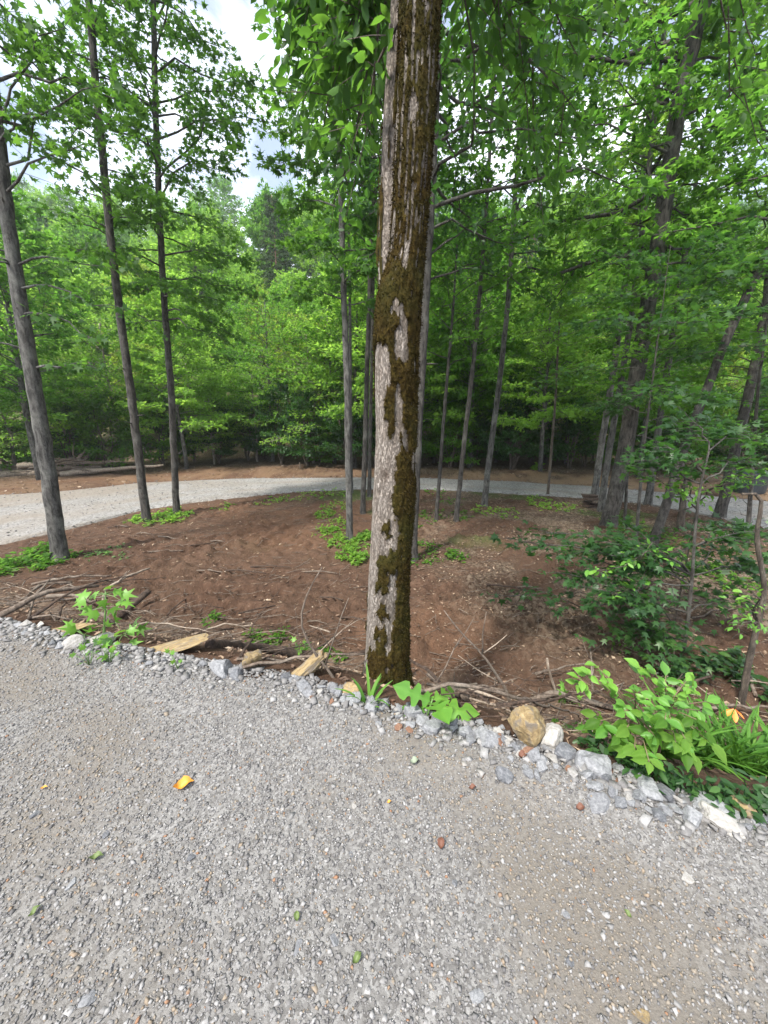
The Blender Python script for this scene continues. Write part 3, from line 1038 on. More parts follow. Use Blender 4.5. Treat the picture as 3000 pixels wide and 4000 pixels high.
kind(link('moss', mesh_from('moss', np.concatenate([MSV, TFv]), [MSF, TFf + len(MSV)], True, None, [MOSS]), mt), 'stuff')

# second stem, leaving the fork behind and to the left
srow = [(1260, 1526, 60), (1100, 1522, 84), (1000, 1522, 96), (889, 1524, 94), (700, 1530, 92), (500, 1537, 90), (236, 1552, 88), (0, 1568, 86), (-300, 1590, 80)]
SPp = np.array([at(c, y, MT_Y + 0.04 + 0.16 * np.clip((1260 - y) / 500, 0, 1)) for y, c, w in srow])
SR = np.array([0.5 * w / FPX * (MT_Y / (CP + (2000 - y) / FPX * SP)) for y, c, w in srow])
zz = np.concatenate([np.arange(SPp[0, 2], 4.2, 0.014), np.arange(4.2, 8.5, 0.1)])
px_ = np.interp(zz, SPp[:, 2], SPp[:, 0]); py_ = np.interp(zz, SPp[:, 2], SPp[:, 1]); pr_ = np.interp(zz, SPp[:, 2], SR) * np.where(zz > 4.2, np.clip(1 - (zz - 4.2) / 6, .3, 1), 1)
n4 = 80
th2 = np.arange(n4) * 2 * np.pi / n4
T2_, Z2_ = np.meshgrid(th2, zz)
c2, s2 = np.cos(T2_), np.sin(T2_)
r2 = pr_[:, None] * (1 + 0.08 * (fbm(c2 + 9, s2, Z2_ * 1.2, 2) - .5)) + 0.009 * np.abs(fbm(c2 * 4.5 + 3, s2 * 4.5, Z2_ * 2.2, 4) - .5) * 2 + 0.006 * (fbm(c2 * 9, s2 * 9, Z2_ * 12, 2) - .5)
i_ = np.arange(len(zz) - 1)[:, None] * n4; j_ = np.arange(n4)[None, :]; k_ = (j_ + 1) % n4
SQ = np.stack([i_ + j_, i_ + k_, i_ + n4 + k_, i_ + n4 + j_], -1).reshape(-1, 4)
SVt = np.stack([px_[:, None] + r2 * c2, py_[:, None] + r2 * s2, Z2_], -1).reshape(-1, 3) - base0
st2 = link('second_stem', mesh_from('second_stem', SVt, SQ, True, {'torn': np.full(SVt.shape[0], 0.1), 'stain': np.full(SVt.shape[0], 0.2)}, [BARK_MAIN]), mt)
m2 = (fbm(c2 * 3 + 1, s2 * 3, Z2_ * 3.0, 3) > 0.60).astype(float)
r3 = r2 + np.where(m2 > 0, 0.004 + 0.012 * fbm(c2 * 8, s2 * 8, Z2_ * 14, 3), -0.006)
f2 = (m2.ravel()[SQ] > 0.5).sum(1) >= 3
us = np.unique(SQ[f2]); rm = -np.ones(len(SVt), int); rm[us] = np.arange(len(us))
MV2 = np.stack([px_[:, None] + r3 * c2, py_[:, None] + r3 * s2, Z2_], -1).reshape(-1, 3) - base0
kind(link('moss', mesh_from('moss_stem', MV2[us], rm[SQ[f2]], True, None, [MOSS]), mt), 'stuff')

limb, tw, lv = Tubes(), Tubes(), Leaves()
mpath = np.stack([ax_x, ax_y, zs], -1)


def mtp(z):
    return np.array([np.interp(z, zs, ax_x), MT_Y, z])


# low leafy boughs of the mossy tree, (from height, tip pixel, tip Y, twigs, leaves)
for z0, (qx, qy), Yt, ntw, nl in [(4.6, (1170, 90), 2.9, 12, 9), (4.4, (1210, 330), 3.0, 12, 9), (4.2, (1260, 520), 2.9, 10, 8), (4.0, (1330, 250), 2.7, 11, 9), (4.1, (1390, 690), 2.75, 8, 6),
                                  (4.5, (1400, 60), 2.6, 10, 8), (4.0, (1300, 800), 3.3, 6, 6), (4.6, (1230, -80), 2.7, 9, 8), (3.6, (1440, 420), 2.5, 5, 5), (4.7, (1150, 200), 3.4, 7, 6),
                                  (4.6, (1950, 120), 2.9, 8, 8), (4.4, (2060, 420), 3.2, 11, 9), (4.3, (2180, 640), 3.5, 10, 8), (4.5, (2250, 210), 3.2, 10, 8), (4.2, (1850, 500), 3.1, 6, 6), (4.1, (2120, 830), 3.9, 8, 7),
                                  (4.8, (2420, 60), 3.4, 8, 8), (5.0, (1800, -60), 2.6, 7, 7), (5.2, (2850, 380), 3.4, 9, 8), (5.2, (2960, 560), 3.9, 8, 8), (5.3, (2920, 120), 3.2, 8, 7)]:
    spray(limb, tw, lv, mtp(z0), at(qx, qy, Yt), 0.013, int(ntw * 1.5), 0.32, int(nl * 1.5), 0.088, 0.10, 0.75, None, 0.7, 0.35, 0.45)
crown(limb, tw, lv, mpath, ar, 5.4, 10.2, 1.9, 22, 6, 6, 0.13, (0, 50), None, (0.2, 0.45, 0), 0.5, 0.6)
limb.add(np.array([mtp(10.3), mtp(10.45) + [0.02, 0, 0.3]]), [0.04, 0.02], 6)
link('limbs', limb.mesh('main_limbs', BARK_BROWN, off=base0), mt)
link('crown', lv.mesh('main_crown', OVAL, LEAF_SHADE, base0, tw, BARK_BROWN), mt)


# ------------------------------------------------------------------ trees in and around the clearing
def mid_tree(name, label, path_px, w0, w1, bark, leafm, tpl, H, z0, rad, nb, ntw, nl, size, elev=(5, 40), bias=None, extra=(), twl=0.5, tilt=0.5, group='trees of the clearing', prof=None, base_z=None, sides=16, flat=0.5, cat='tree'):
    zg = -1.0 if base_z is None else base_z
    b = atz(*path_px[0], zg)
    Yb = b[1]
    P = np.array([at(x, y, Yb) for x, y in path_px])
    gz = float(g_smooth(P[0, 0], Yb))
    deps = [Yb / (CP + (2000 - y) / FPX * SP) for x, y in path_px]
    wpx = np.linspace(w0, w1, len(P))
    rr = np.array([0.5 * w / FPX * d for w, d in zip(wpx, deps)])
    d = nrm(P[-1] - P[-2]) if len(P) > 1 else UP
    d = nrm(d * 0.5 + UP * 0.6)
    if P[-1, 2] < H:
        n = 5
        ex = P[-1] + d * ((H - P[-1, 2]) / d[2]) * np.linspace(0.2, 1, n)[:, None]
        rr = np.concatenate([rr, rr[-1] * np.linspace(0.85, 0.12, n)])
        P = np.concatenate([P, ex])
    P = np.concatenate([[P[0] - [0, 0, 0.25]], P]); P[0, 2] = gz - 0.25
    rr = np.concatenate([[rr[0] * 1.15], rr])
    # resample and roughen
    zq = np.linspace(P[0, 2], P[-1, 2], max(24, int((P[-1, 2] - P[0, 2]) * 5)))
    Q = np.stack([np.interp(zq, P[:, 2], P[:, 0]), np.interp(zq, P[:, 2], P[:, 1]), zq], -1)
    for k in (0, 1):
        Q[:, k] = np.convolve(np.pad(Q[:, k], 3, 'edge'), np.ones(7) / 7, 'valid')
    Q[3:, :2] += 0.005 * rng.normal(0, 1, (len(Q) - 3, 2)) * min(1, rr[0] * 8)
    rq = np.interp(zq, P[:, 2], rr)
    rq = rq * (1 + 0.30 * np.exp(-(zq - gz) / 0.14) * (zq > gz) + 0.30 * (zq <= gz))
    base = np.array([Q[0, 0], Yb, gz])
    limb, tw, lv = Tubes(), Tubes(), Leaves()
    limb.add(Q, rq, sides, cap=True, rough=0.10)
    for k in range(9):                                    # dead stubs and knots
        i = int(rng.integers(int(len(Q) * .12), max(int(len(Q) * .12) + 2, int(len(Q) * .6))))
        a = rng.random() * 6.28
        dv = np.array([math.cos(a), math.sin(a), rng.uniform(-.2, .6)])
        L = rq[i] + rng.uniform(.02, .30) * (1 if k % 3 else .3)
        limb.add(np.array([Q[i], Q[i] + dv * L * .6, Q[i] + dv * L + rng.normal(0, .03, 3)]), [max(.006, rq[i] * .22), max(.005, rq[i] * .15), .003], 5)
    if nb:
        crown(limb, tw, lv, Q, rq, z0, min(H * 0.98, Q[-1, 2]), rad, nb, ntw, nl, size, elev, prof, bias, twl, tilt, flat)
    for (ax, ay), (qx, qy), dY, en, el, es in extra:
        pa = at(ax, ay, Yb)
        pa = np.array([np.interp(pa[2], Q[:, 2], Q[:, 0]), Yb, pa[2]])
        spray(limb, tw, lv, pa, at(qx, qy, Yb + dY), 0.022, en, twl * 0.8, el, es, 0.06, tilt, None, flat)
    t = thing(name, label, cat, base, group)
    link('trunk', limb.mesh(name + '_trunk', bark, off=base), t)
    if lv.P:
        link('crown', lv.mesh(name + '_crown', tpl, leafm, base, tw, bark), t)
    return t


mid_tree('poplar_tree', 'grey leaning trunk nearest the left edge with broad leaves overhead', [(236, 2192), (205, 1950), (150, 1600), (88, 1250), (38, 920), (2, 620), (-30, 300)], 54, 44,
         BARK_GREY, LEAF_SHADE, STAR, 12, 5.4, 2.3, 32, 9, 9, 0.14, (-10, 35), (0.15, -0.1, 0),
         [((95, 1040), (400, 1040), -0.3, 7, 7, .15), ((100, 1130), (430, 1190), -0.4, 8, 7, .15), ((112, 1230), (390, 1330), -0.5, 7, 6, .15), ((150, 1440), (380, 1440), -0.3, 5, 6, .15),
          ((20, 760), (330, 560), -0.6, 9, 8, .14), ((10, 650), (420, 330), -0.8, 10, 8, .14), ((0, 500), (250, 110), -0.5, 10, 9, .14), ((0, 560), (120, 440), -0.5, 8, 9, .14)], 0.6, 0.65)
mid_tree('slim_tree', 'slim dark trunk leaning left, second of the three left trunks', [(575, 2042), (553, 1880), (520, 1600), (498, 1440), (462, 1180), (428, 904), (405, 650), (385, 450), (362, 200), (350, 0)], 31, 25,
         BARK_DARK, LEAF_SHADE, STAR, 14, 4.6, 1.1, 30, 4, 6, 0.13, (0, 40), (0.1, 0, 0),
         [((430, 900), (300, 830), -0.4, 4, 5, .13), ((440, 1010), (560, 1090), -0.3, 5, 7, .13), ((385, 440), (260, 560), -.5, 6, 7, .14), ((470, 1200), (600, 1280), -.5, 5, 6, .12)], 0.45, 0.6)
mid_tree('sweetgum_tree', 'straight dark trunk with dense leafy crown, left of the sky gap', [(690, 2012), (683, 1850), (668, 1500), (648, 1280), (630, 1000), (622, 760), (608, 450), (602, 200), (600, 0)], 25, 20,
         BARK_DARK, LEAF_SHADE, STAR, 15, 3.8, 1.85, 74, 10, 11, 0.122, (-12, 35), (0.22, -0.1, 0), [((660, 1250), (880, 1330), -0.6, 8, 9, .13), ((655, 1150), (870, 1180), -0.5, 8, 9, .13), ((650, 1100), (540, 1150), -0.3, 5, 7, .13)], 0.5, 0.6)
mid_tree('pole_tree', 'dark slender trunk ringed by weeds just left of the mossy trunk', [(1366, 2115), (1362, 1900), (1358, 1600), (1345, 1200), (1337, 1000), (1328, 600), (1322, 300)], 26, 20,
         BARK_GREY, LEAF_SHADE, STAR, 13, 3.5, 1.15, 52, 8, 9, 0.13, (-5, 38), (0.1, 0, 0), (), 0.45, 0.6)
mid_tree('pole_tree', 'thin pale trunk standing close behind the weed-ringed slender trunk', [(1372, 1925), (1369, 1700), (1368, 1400), (1366, 1100), (1360, 700)], 14, 10, BARK_GREY, LEAF_MID, TRI, 15, 5.0, 1.6, 34, 8, 8, 0.14)
mid_tree('pole_tree', 'thin dark trunk between weed-ringed trunk and mossy trunk', [(1416, 2012), (1424, 1800), (1432, 1500), (1440, 1250), (1448, 1000), (1452, 600)], 20, 16, BARK_DARK, LEAF_MID, TRI, 14, 4.6, 1.8, 50, 8, 8, 0.13)
mid_tree('pole_tree', 'thin trunk touching the left outline of the mossy trunk', [(1442, 1938), (1446, 1700), (1452, 1400), (1458, 1100), (1462, 700)], 15, 12, BARK_DARK, LEAF_LIGHT, TRI, 15, 5.5, 2.0, 44, 8, 8, 0.14)
mid_tree('shadow_tree', 'dark straight trunk peeking out behind the right of the mossy trunk', [(1606, 2192), (1616, 1950), (1629, 1650), (1650, 1300), (1664, 1000), (1682, 700), (1698, 300)], 44, 46,
         BARK_DARK, LEAF_DARK, OVAL, 13, 4.2, 2.2, 56, 8, 8, 0.13, (-8, 35), (0.35, 0, 0), [((1655, 1040), (1850, 880), 0.2, 7, 8, .12), ((1650, 1100), (1900, 1040), 0.4, 7, 8, .12), ((1660, 900), (2080, 980), .3, 10, 8, .12)], 0.5, 0.6)
mid_tree('snag_sapling', 'thin leaning sapling first right of the mossy trunk', [(1702, 2042), (1718, 1850), (1740, 1550), (1752, 1420), (1768, 1240)], 15, 10, BARK_DARK, LEAF_MID, TRI, 6.5, 2.6, 1.2, 20, 6, 7, 0.12)
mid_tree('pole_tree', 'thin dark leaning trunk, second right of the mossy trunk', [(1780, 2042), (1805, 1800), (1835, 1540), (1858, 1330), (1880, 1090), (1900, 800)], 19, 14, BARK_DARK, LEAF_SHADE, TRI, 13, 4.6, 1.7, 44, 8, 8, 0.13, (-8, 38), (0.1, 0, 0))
mid_tree('pole_tree', 'grey leaning trunk, third right of the mossy trunk', [(1890, 1980), (1915, 1760), (1946, 1540), (1970, 1320), (1990, 1130), (2010, 800)], 23, 17, BARK_GREY, LEAF_MID, TRI, 14, 5.2, 2.0, 44, 8, 8, 0.14, (-8, 38))
mid_tree('sapling', 'very thin brown pole leaning right at the loop edge', [(2140, 1936), (2150, 1800), (2168, 1600), (2175, 1450), (2180, 1330)], 10, 7, BARK_BROWN, LEAF_LIGHT, TRI, 7.5, 3.6, 1.3, 18, 6, 8, 0.13)
mid_tree('pair_tree', 'grey slim trunk, left of the pair beside the thick leaning trunk', [(2322, 1938), (2345, 1760), (2392, 1480), (2434, 1150), (2470, 950), (2500, 780), (2530, 500)], 25, 19, BARK_GREY, LEAF_LIGHT, TRI, 15, 5.6, 2.2, 44, 9, 8, 0.15, (-10, 35), (-0.3, 0.2, 0), [((2425, 1200), (2180, 1130), -.5, 8, 9, .13), ((2420, 1210), (2250, 1210), -.8, 6, 8, .13)], 0.55, 0.45)
mid_tree('pair_tree', 'grey slim trunk, right of the pair beside the thick leaning trunk', [(2346, 2003), (2365, 1850), (2400, 1640), (2458, 1300), (2490, 1050), (2524, 780), (2550, 500)], 24, 18, BARK_GREY, LEAF_LIGHT, TRI, 14, 5.6, 2.0, 42, 8, 8, 0.14, (-8, 35), (-0.1, 0.3, 0), (), 0.5, 0.45)
mid_tree('leaning_tree', 'thick dark grey trunk leaning right, biggest trunk of the right side', [(2372, 2062), (2404, 1940), (2445, 1740), (2490, 1450), (2524, 1240), (2579, 904), (2639, 482), (2681, 241), (2753, 0), (2800, -200)], 54, 58,
         BARK_DARK, LEAF_MID, TRI, 14, 4.4, 2.9, 60, 9, 9, 0.16, (-10, 35), (-0.1, 0.85, 0),
         [((2668, 240), (2520, 150), -.3, 6, 8, .15), ((2600, 580), (2420, 600), -.5, 9, 9, .14), ((2580, 680), (2350, 780), -.5, 9, 9, .14), ((2610, 700), (2850, 620), -.5, 9, 9, .14), ((2560, 800), (2800, 900), -.5, 9, 9, .14), ((2530, 1000), (2330, 980), -.5, 8, 9, .14)], 0.55, 0.5)
mid_tree('pole_tree', 'short grey trunk standing at the loop right of the thick leaning trunk', [(2532, 1978), (2542, 1880), (2560, 1760), (2590, 1560), (2620, 1350)], 26, 22, BARK_GREY, LEAF_MID, TRI, 11, 3.4, 1.9, 36, 8, 8, 0.14, (-10, 30))
mid_tree('crooked_tree', 'black trunk slanting strongly to the upper right corner', [(2530, 2155), (2562, 2085), (2609, 1960), (2669, 1753), (2753, 1540), (2844, 1300), (2976, 1030), (3060, 880)], 34, 28, BARK_DARK, LEAF_MID, TRI, 10, 3.8, 2.0, 38, 8, 8, 0.13, (-10, 30), (-0.3, 0.1, 0), (), 0.5, 0.45)
mid_tree('pole_tree', 'dark mossy trunk in front of the tan dirt near the right edge', [(2806, 2025), (2826, 1960), (2880, 1723), (2925, 1540), (2964, 1362), (2996, 1180), (3030, 900)], 38, 28, BARK_DARK, LEAF_LIGHT, TRI, 12, 3.4, 2.2, 44, 9, 8, 0.14, (-10, 32), (-0.25, 0, 0), (), 0.5, 0.45)
mid_tree('stump', 'short rotting trunk stub half hidden by understory leaves', [(2655, 2072), (2662, 2020), (2668, 1960), (2674, 1900)], 26, 20, BARK_BROWN, LEAF_DARK, TRI, 0.3, 0, 0, 0, 0, 0, 0, cat='stump', group=None)
# understory crowns that close the right side
mid_tree('understory_maple', 'spreading understory maple behind the black slanting trunk', [(2480, 2180), (2490, 2050), (2500, 1900), (2520, 1700)], 14, 9, BARK_DARK, LEAF_DARK, STAR, 4.2, 1.5, 1.6, 20, 8, 8, 0.125, (-5, 22), None, (), 0.5, 0.3, 'understory maples', None, None, 8, 0.25)
mid_tree('understory_maple', 'tall understory maple filling the upper right edge', [(2920, 2120), (2930, 1950), (2945, 1750), (2960, 1500)], 16, 10, BARK_DARK, LEAF_MID, STAR, 5.0, 1.7, 1.7, 28, 8, 8, 0.125, (-5, 25), (-0.1, 0, 0), (), 0.5, 0.3, 'understory maples', None, None, 8, 0.25)
mid_tree('understory_maple', 'light understory maple between the slim pair and slanting trunk', [(2440, 2060), (2446, 1940), (2452, 1800), (2470, 1600)], 12, 8, BARK_DARK, LEAF_MID, STAR, 4.2, 1.8, 1.4, 14, 7, 8, 0.125, (-5, 25), (0.2, .3, 0), (), 0.5, 0.35, 'understory maples', None, None, 8, 0.25)


def leafy_by_hand(name, label, cat, stem_px, stemY, w, bark, leafm, tpl, sprays, size, ntw=8, nl=9, twl=0.35, tilt=0.3, group=None, extra_tubes=()):
    P = np.array([at(x, y, Yq) for (x, y), Yq in zip(stem_px, stemY)])
    gz = float(g_smooth(P[0, 0], P[0, 1]))
    base = np.array([P[0, 0], P[0, 1], gz])
    P = np.concatenate([[[P[0, 0], P[0, 1], min(gz, P[0, 2]) - 0.2]], P])
    limb, tw, lv = Tubes(), Tubes(), Leaves()
    dd = np.linalg.norm(np.diff(P, axis=0), axis=1); arc = np.concatenate([[0], np.cumsum(dd)])
    q = np.linspace(0, arc[-1], 26)
    Q = np.stack([np.interp(q, arc, P[:, k]) for k in range(3)], -1)
    for k in range(3):
        Q[1:-1, k] = (Q[:-2, k] + 2 * Q[1:-1, k] + Q[2:, k]) / 4
    limb.add(Q, np.linspace(w, w * 0.35, 26), 9, rough=0.15)
    for et in extra_tubes:
        limb.add(np.array([at(*e) for e in et]), np.linspace(w * 0.5, w * 0.15, len(et)), 6)
    for (ax, ay), (qx, qy), Yt in sprays:
        f = np.argmin([abs(to_px(p)[1] - ay) + 0.3 * abs(to_px(p)[0] - ax) for p in Q])
        spray(limb, tw, lv, Q[f], at(qx, qy, Yt), 0.010, ntw, twl, nl, size, 0.05, tilt, None, 0.22, 0.2, 0.15, 4)
    t = thing(name, label, cat, base, group)
    link('trunk', limb.mesh(name + '_trunk', bark, off=base), t)
    link('crown', lv.mesh(name + '_crown', tpl, leafm, base, tw, bark), t)
    return t


leafy_by_hand('understory_maple', 'dark low maple with layered sprays in front of the clearing at right', 'tree', [(2650, 2640), (2668, 2560), (2690, 2400), (2704, 2250), (2716, 2060), (2735, 1900), (2770, 1760)], [3.75] * 7, 0.024, BARK_DARK, LEAF_DARK, STAR,
              [((2690, 2400), (1990, 2330), 4.1), ((2690, 2350), (2200, 2240), 3.9), ((2700, 2300), (2330, 2360), 3.5), ((2700, 2250), (1980, 2100), 4.3), ((2705, 2250), (2420, 2130), 3.8),
               ((2710, 2150), (2950, 2080), 3.7), ((2700, 2250), (2130, 2080), 4.4), ((2700, 2250), (2360, 2090), 4.2), ((2700, 2300), (2260, 2180), 4.0), ((2700, 2250), (2450, 2060), 4.3), ((2710, 2150), (2860, 2050), 4.2), ((2735, 1900), (2520, 1800), 4.2), ((2710, 2250), (2980, 2200), 3.9), ((2680, 2450), (2480, 2330), 3.5), ((2680, 2450), (2550, 2480), 3.6),
               ((2735, 1900), (2900, 1800), 4.0), ((2690, 2500), (2420, 2470), 3.7), ((2690, 2380), (2860, 2330), 4.2), ((2740, 1850), (2600, 1740), 3.9),
               ((2700, 2300), (2250, 2150), 4.9), ((2700, 2300), (2520, 2230), 4.9), ((2700, 2300), (2800, 2140), 4.7), ((2760, 1780), (2700, 1640), 4.1), ((2760, 1780), (2880, 1680), 4.2)], 0.105, 12, 10, 0.42, 0.24, 'understory maples')
leafy_by_hand('crooked_sapling', 'crooked mossy sapling with peeled orange base at the right edge', 'tree', [(2868, 2910), (2880, 2840), (2905, 2700), (2930, 2560), (2962, 2430), (2992, 2300), (2968, 2180), (2950, 2090), (2968, 2010), (2985, 1950), (2965, 1915), (2900, 1930)],
              [3.0] * 12, 0.034, BARK_BROWN, LEAF_FRESH, OVAL,
              [((2962, 2430), (2870, 2330), 2.9), ((2962, 2430), (2940, 2320), 2.8), ((2962, 2430), (2900, 2440), 2.8), ((2962, 2400), (3040, 2360), 3.1)], 0.062, 5, 6, 0.16, 0.5)
# bright leaved branch arching over the loop at right
leafy_by_hand('dogwood_sapling', 'bright-leaved sapling arching in front of the loop at right', 'tree', [(2612, 2560), (2640, 2400), (2690, 2150), (2705, 2050), (2740, 1930)], [4.4] * 5, 0.014, BARK_BROWN, LEAF_FRESH, OVAL,
              [((2720, 2000), (2560, 1865), 4.1), ((2730, 1950), (2850, 1865), 4.1), ((2740, 1930), (2960, 1855), 4.3), ((2720, 2000), (2660, 1890), 4.0), ((2690, 2150), (2440, 2200), 3.6), ((2690, 2150), (2330, 2230), 3.4), ((2670, 2250), (2400, 2330), 3.4)], 0.075, 7, 7, 0.22, 0.35)

# ------------------------------------------------------------------ woods beyond the loop


def proto(name, H, r0, z0, rad, nb, ntw, nl, size, bark, leafm, tpl, elev, prof=None, twl=0.6, tilt=0.6, flat=0.6, stems=1, droop=0.2, lean=0.03):
    limb, tw, lv = Tubes(), Tubes(), Leaves()
    for k in range(stems):
        a = rng.random() * 6.28
        sp = (0.18 if stems > 1 else lean)
        n = 10
        q = np.linspace(0, 1, n)
        P = np.stack([sp * H * q * math.cos(a) + 0.04 * rng.normal(0, 1, n) * (q > 0), sp * H * q * math.sin(a) + 0.04 * rng.normal(0, 1, n) * (q > 0), -0.3 + (H + 0.3) * q], -1)
        rr = r0 * (1 - 0.9 * q) + 0.01
        limb.add(P, rr, 7, rough=0.1)
        crown(limb, tw, lv, P, rr, z0, H * 0.97, rad, nb // stems, ntw, nl, size, elev, prof, None, twl, tilt, flat, droop, 0.3)
    return (limb.mesh(name + '_trunk', bark), lv.mesh(name + '_crown', tpl, leafm, None, tw, bark))


def cone(f):
    return max(0.12, 1 - 0.85 * f)


dome = lambda f: math.sqrt(max(0.03, 1 - (1.15 * f - 0.25) ** 2))
tall = lambda f: (0.55 + 0.45 * math.sin(3.14 * min(1, f * 1.1))) if f < .8 else 0.9 - 0.6 * (f - .8) / .2
KIND = {
    'layered': ('understory_tree', 'light green layered small tree', proto('layered_a', 5.5, .07, 1.2, 2.3, 46, 9, 9, .125, BARK_PALE, LEAF_LIGHT, DIAM, (0, 35), dome, .7, .35, .25)),
    'layered2': ('understory_tree', 'mid green spreading small tree', proto('layered_b', 7.5, .09, 1.8, 2.6, 54, 9, 9, .13, BARK_GREY, LEAF_MID, DIAM, (0, 40), tall, .7, .45, .35)),
    'dark': ('understory_shrub', 'dark evergreen shrub', proto('shrub_dark', 3.0, .03, 0.35, 1.25, 44, 7, 9, .13, BARK_BROWN, LEAF_DARK, DIAM, (10, 60), dome, .4, .7, .8, 5)),
    'bush': ('understory_shrub', 'leafy mid green bush', proto('bush_mid', 2.4, .025, 0.2, 1.3, 40, 7, 9, .13, BARK_BROWN, LEAF_MID, DIAM, (5, 60), dome, .4, .6, .6, 4)),
    'yellow': ('broadleaf_tree', 'yellow green young tree', proto('yellow_tree', 9.5, .10, 1.8, 2.4, 70, 8, 9, .20, BARK_GREY, LEAF_YELLOW, DIAM, (15, 60), tall, .7, .6, .6)),
    'light': ('broadleaf_tree', 'light green full-crowned tree', proto('light_tree', 11, .13, 2.4, 2.9, 76, 9, 9, .235, BARK_GREY, LEAF_LIGHT, DIAM, (5, 50), dome, .8, .6, .6)),
    'mid': ('broadleaf_tree', 'mid green full-crowned tree', proto('mid_tree', 12.5, .15, 3.0, 3.0, 80, 9, 9, .235, BARK_GREY, LEAF_MID, DIAM, (5, 50), tall, .8, .6, .6)),
    'blue': ('broadleaf_tree', 'bluish green full-crowned tree', proto('blue_tree', 12, .14, 2.6, 2.9, 76, 9, 9, .235, BARK_GREY, LEAF_BLUE, DIAM, (5, 50), dome, .8, .6, .6)),
    'pine': ('pine_tree', 'dark bare-trunked pine', proto('pine', 14, .14, 6.5, 2.0, 60, 9, 16, .14, BARK_PINE, LEAF_PINE, DIAM, (-5, 35), cone, .5, 1.2, .6)),
}


def zone(px):
    for lim, txt in [(330, 'above the log pile'), (720, 'behind the two slim left trunks'), (1020, 'below the blue sky gap'), (1320, 'just left of the mossy trunk'), (1680, 'directly behind the mossy trunk'),
                     (1960, 'behind poles right of mossy trunk'), (2260, 'between thin poles and slim pair'), (2620, 'behind the thick leaning trunk'), (99999, 'toward the right edge')]:
        if px < lim:
            return txt


placed = {}


def plant(kd, x, y, sc, rot, row):
    nm, phrase, (mt_, mc_) = KIND[kd]
    px, _ = to_px((x, y, 2))
    lab = f'{phrase} {row}, {zone(px)}'
    z = float(g_full(np.array([x]), np.array([y]))[0])
    t = thing(nm, lab, 'shrub' if 'shrub' in nm else 'tree', (x, y, z), {'understory_shrub': 'shrubs along the wood edge', 'understory_tree': 'small trees along the wood edge'}.get(nm, 'trees of the wooded hillside'))
    t.rotation_euler = (0, 0, rot)
    t.scale = (sc * rng.uniform(.9, 1.1), sc * rng.uniform(.9, 1.1), sc * rng.uniform(.92, 1.1))
    link('trunk', mt_, t)
    link('crown', mc_, t)
    placed[lab] = placed.get(lab, 0) + 1


def row(y0, y1, n, kinds, sc, rowname, lim=1.12, skip=None):
    for i in range(n):
        y = rng.uniform(y0, y1)
        f = (i + rng.random()) / n * 2 - 1
        x = f * y * lim
        if skip and skip(x, y):
            continue
        kd = kinds[int(rng.integers(len(kinds)))]
        plant(kd, x, y, rng.uniform(*sc), rng.random() * 6.28, rowname)


def bank(x, d):
    return float(y_out(x)) + d


for i in range(34):      # shrubs at the outer edge of the loop
    x = -21 + 42 * (i + rng.random()) / 34
    dd = rng.uniform(2.4, 4.6) + (2.6 if x < -7 else 0)
    if x > 7:
        dd += 2.5
    plant(['dark', 'dark', 'bush'][int(rng.integers(3))] if x > -9 else ['bush', 'dark'][int(rng.integers(2))], x, bank(x, dd), rng.uniform(.7, 1.15), rng.random() * 6.28, 'at wood edge')
for i in range(26):
    x = -23 + 46 * (i + rng.random()) / 26
    dd = rng.uniform(3.6, 6.5) + (3 if x > 7 else 0) + (1.5 if x < -7 else 0)
    plant(['layered', 'layered2', 'layered'][int(rng.integers(3))], x, bank(x, dd), rng.uniform(.75, 1.15), rng.random() * 6.28, 'at wood edge')
for x in (-14, -9.5, -1.5, 1.6, 4.2, 7.2, 10.5):
    plant(['mid', 'light'][int(abs(x)) % 2], x, bank(x, 3.2), rng.uniform(.7, .85), rng.random() * 6.28, 'standing at wood edge')
row(23, 27, 24, ['layered2', 'light', 'yellow', 'light', 'light'], (.6, .85), 'at hill foot')
row(27, 36, 34, ['light', 'yellow', 'light', 'yellow', 'mid', 'light'], (.75, 1.0), 'on lower slope')
row(36, 48, 36, ['light', 'light', 'yellow', 'blue', 'mid', 'pine'], (.85, 1.1), 'on middle slope')
row(48, 62, 38, ['light', 'blue', 'light', 'mid', 'blue'], (.85, 1.1), 'on upper slope')
row(62, 84, 44, ['blue', 'mid', 'blue', 'light'], (.9, 1.2), 'along the ridge')
#@@PART3
# look-alikes that share a label are told apart by their order from the left
same = {}
for o in C.objects:
    if o.get('group') in ('shrubs along the wood edge', 'small trees along the wood edge', 'trees of the wooded hillside'):
        same.setdefault(o['label'], []).append(o)
for lab, os_ in same.items():
    if len(os_) > 1:
        os_.sort(key=lambda o: to_px(o.location)[0])
        words = {2: ['left one', 'right one'], 3: ['left one', 'middle one', 'right one']}.get(len(os_), ['leftmost', 'second', 'third', 'fourth', 'fifth', 'sixth', 'seventh', 'eighth'])
        for o, w in zip(os_, words):
            o['label'] = lab + ', ' + w
# ------------------------------------------------------------------ rocks along the gravel edge


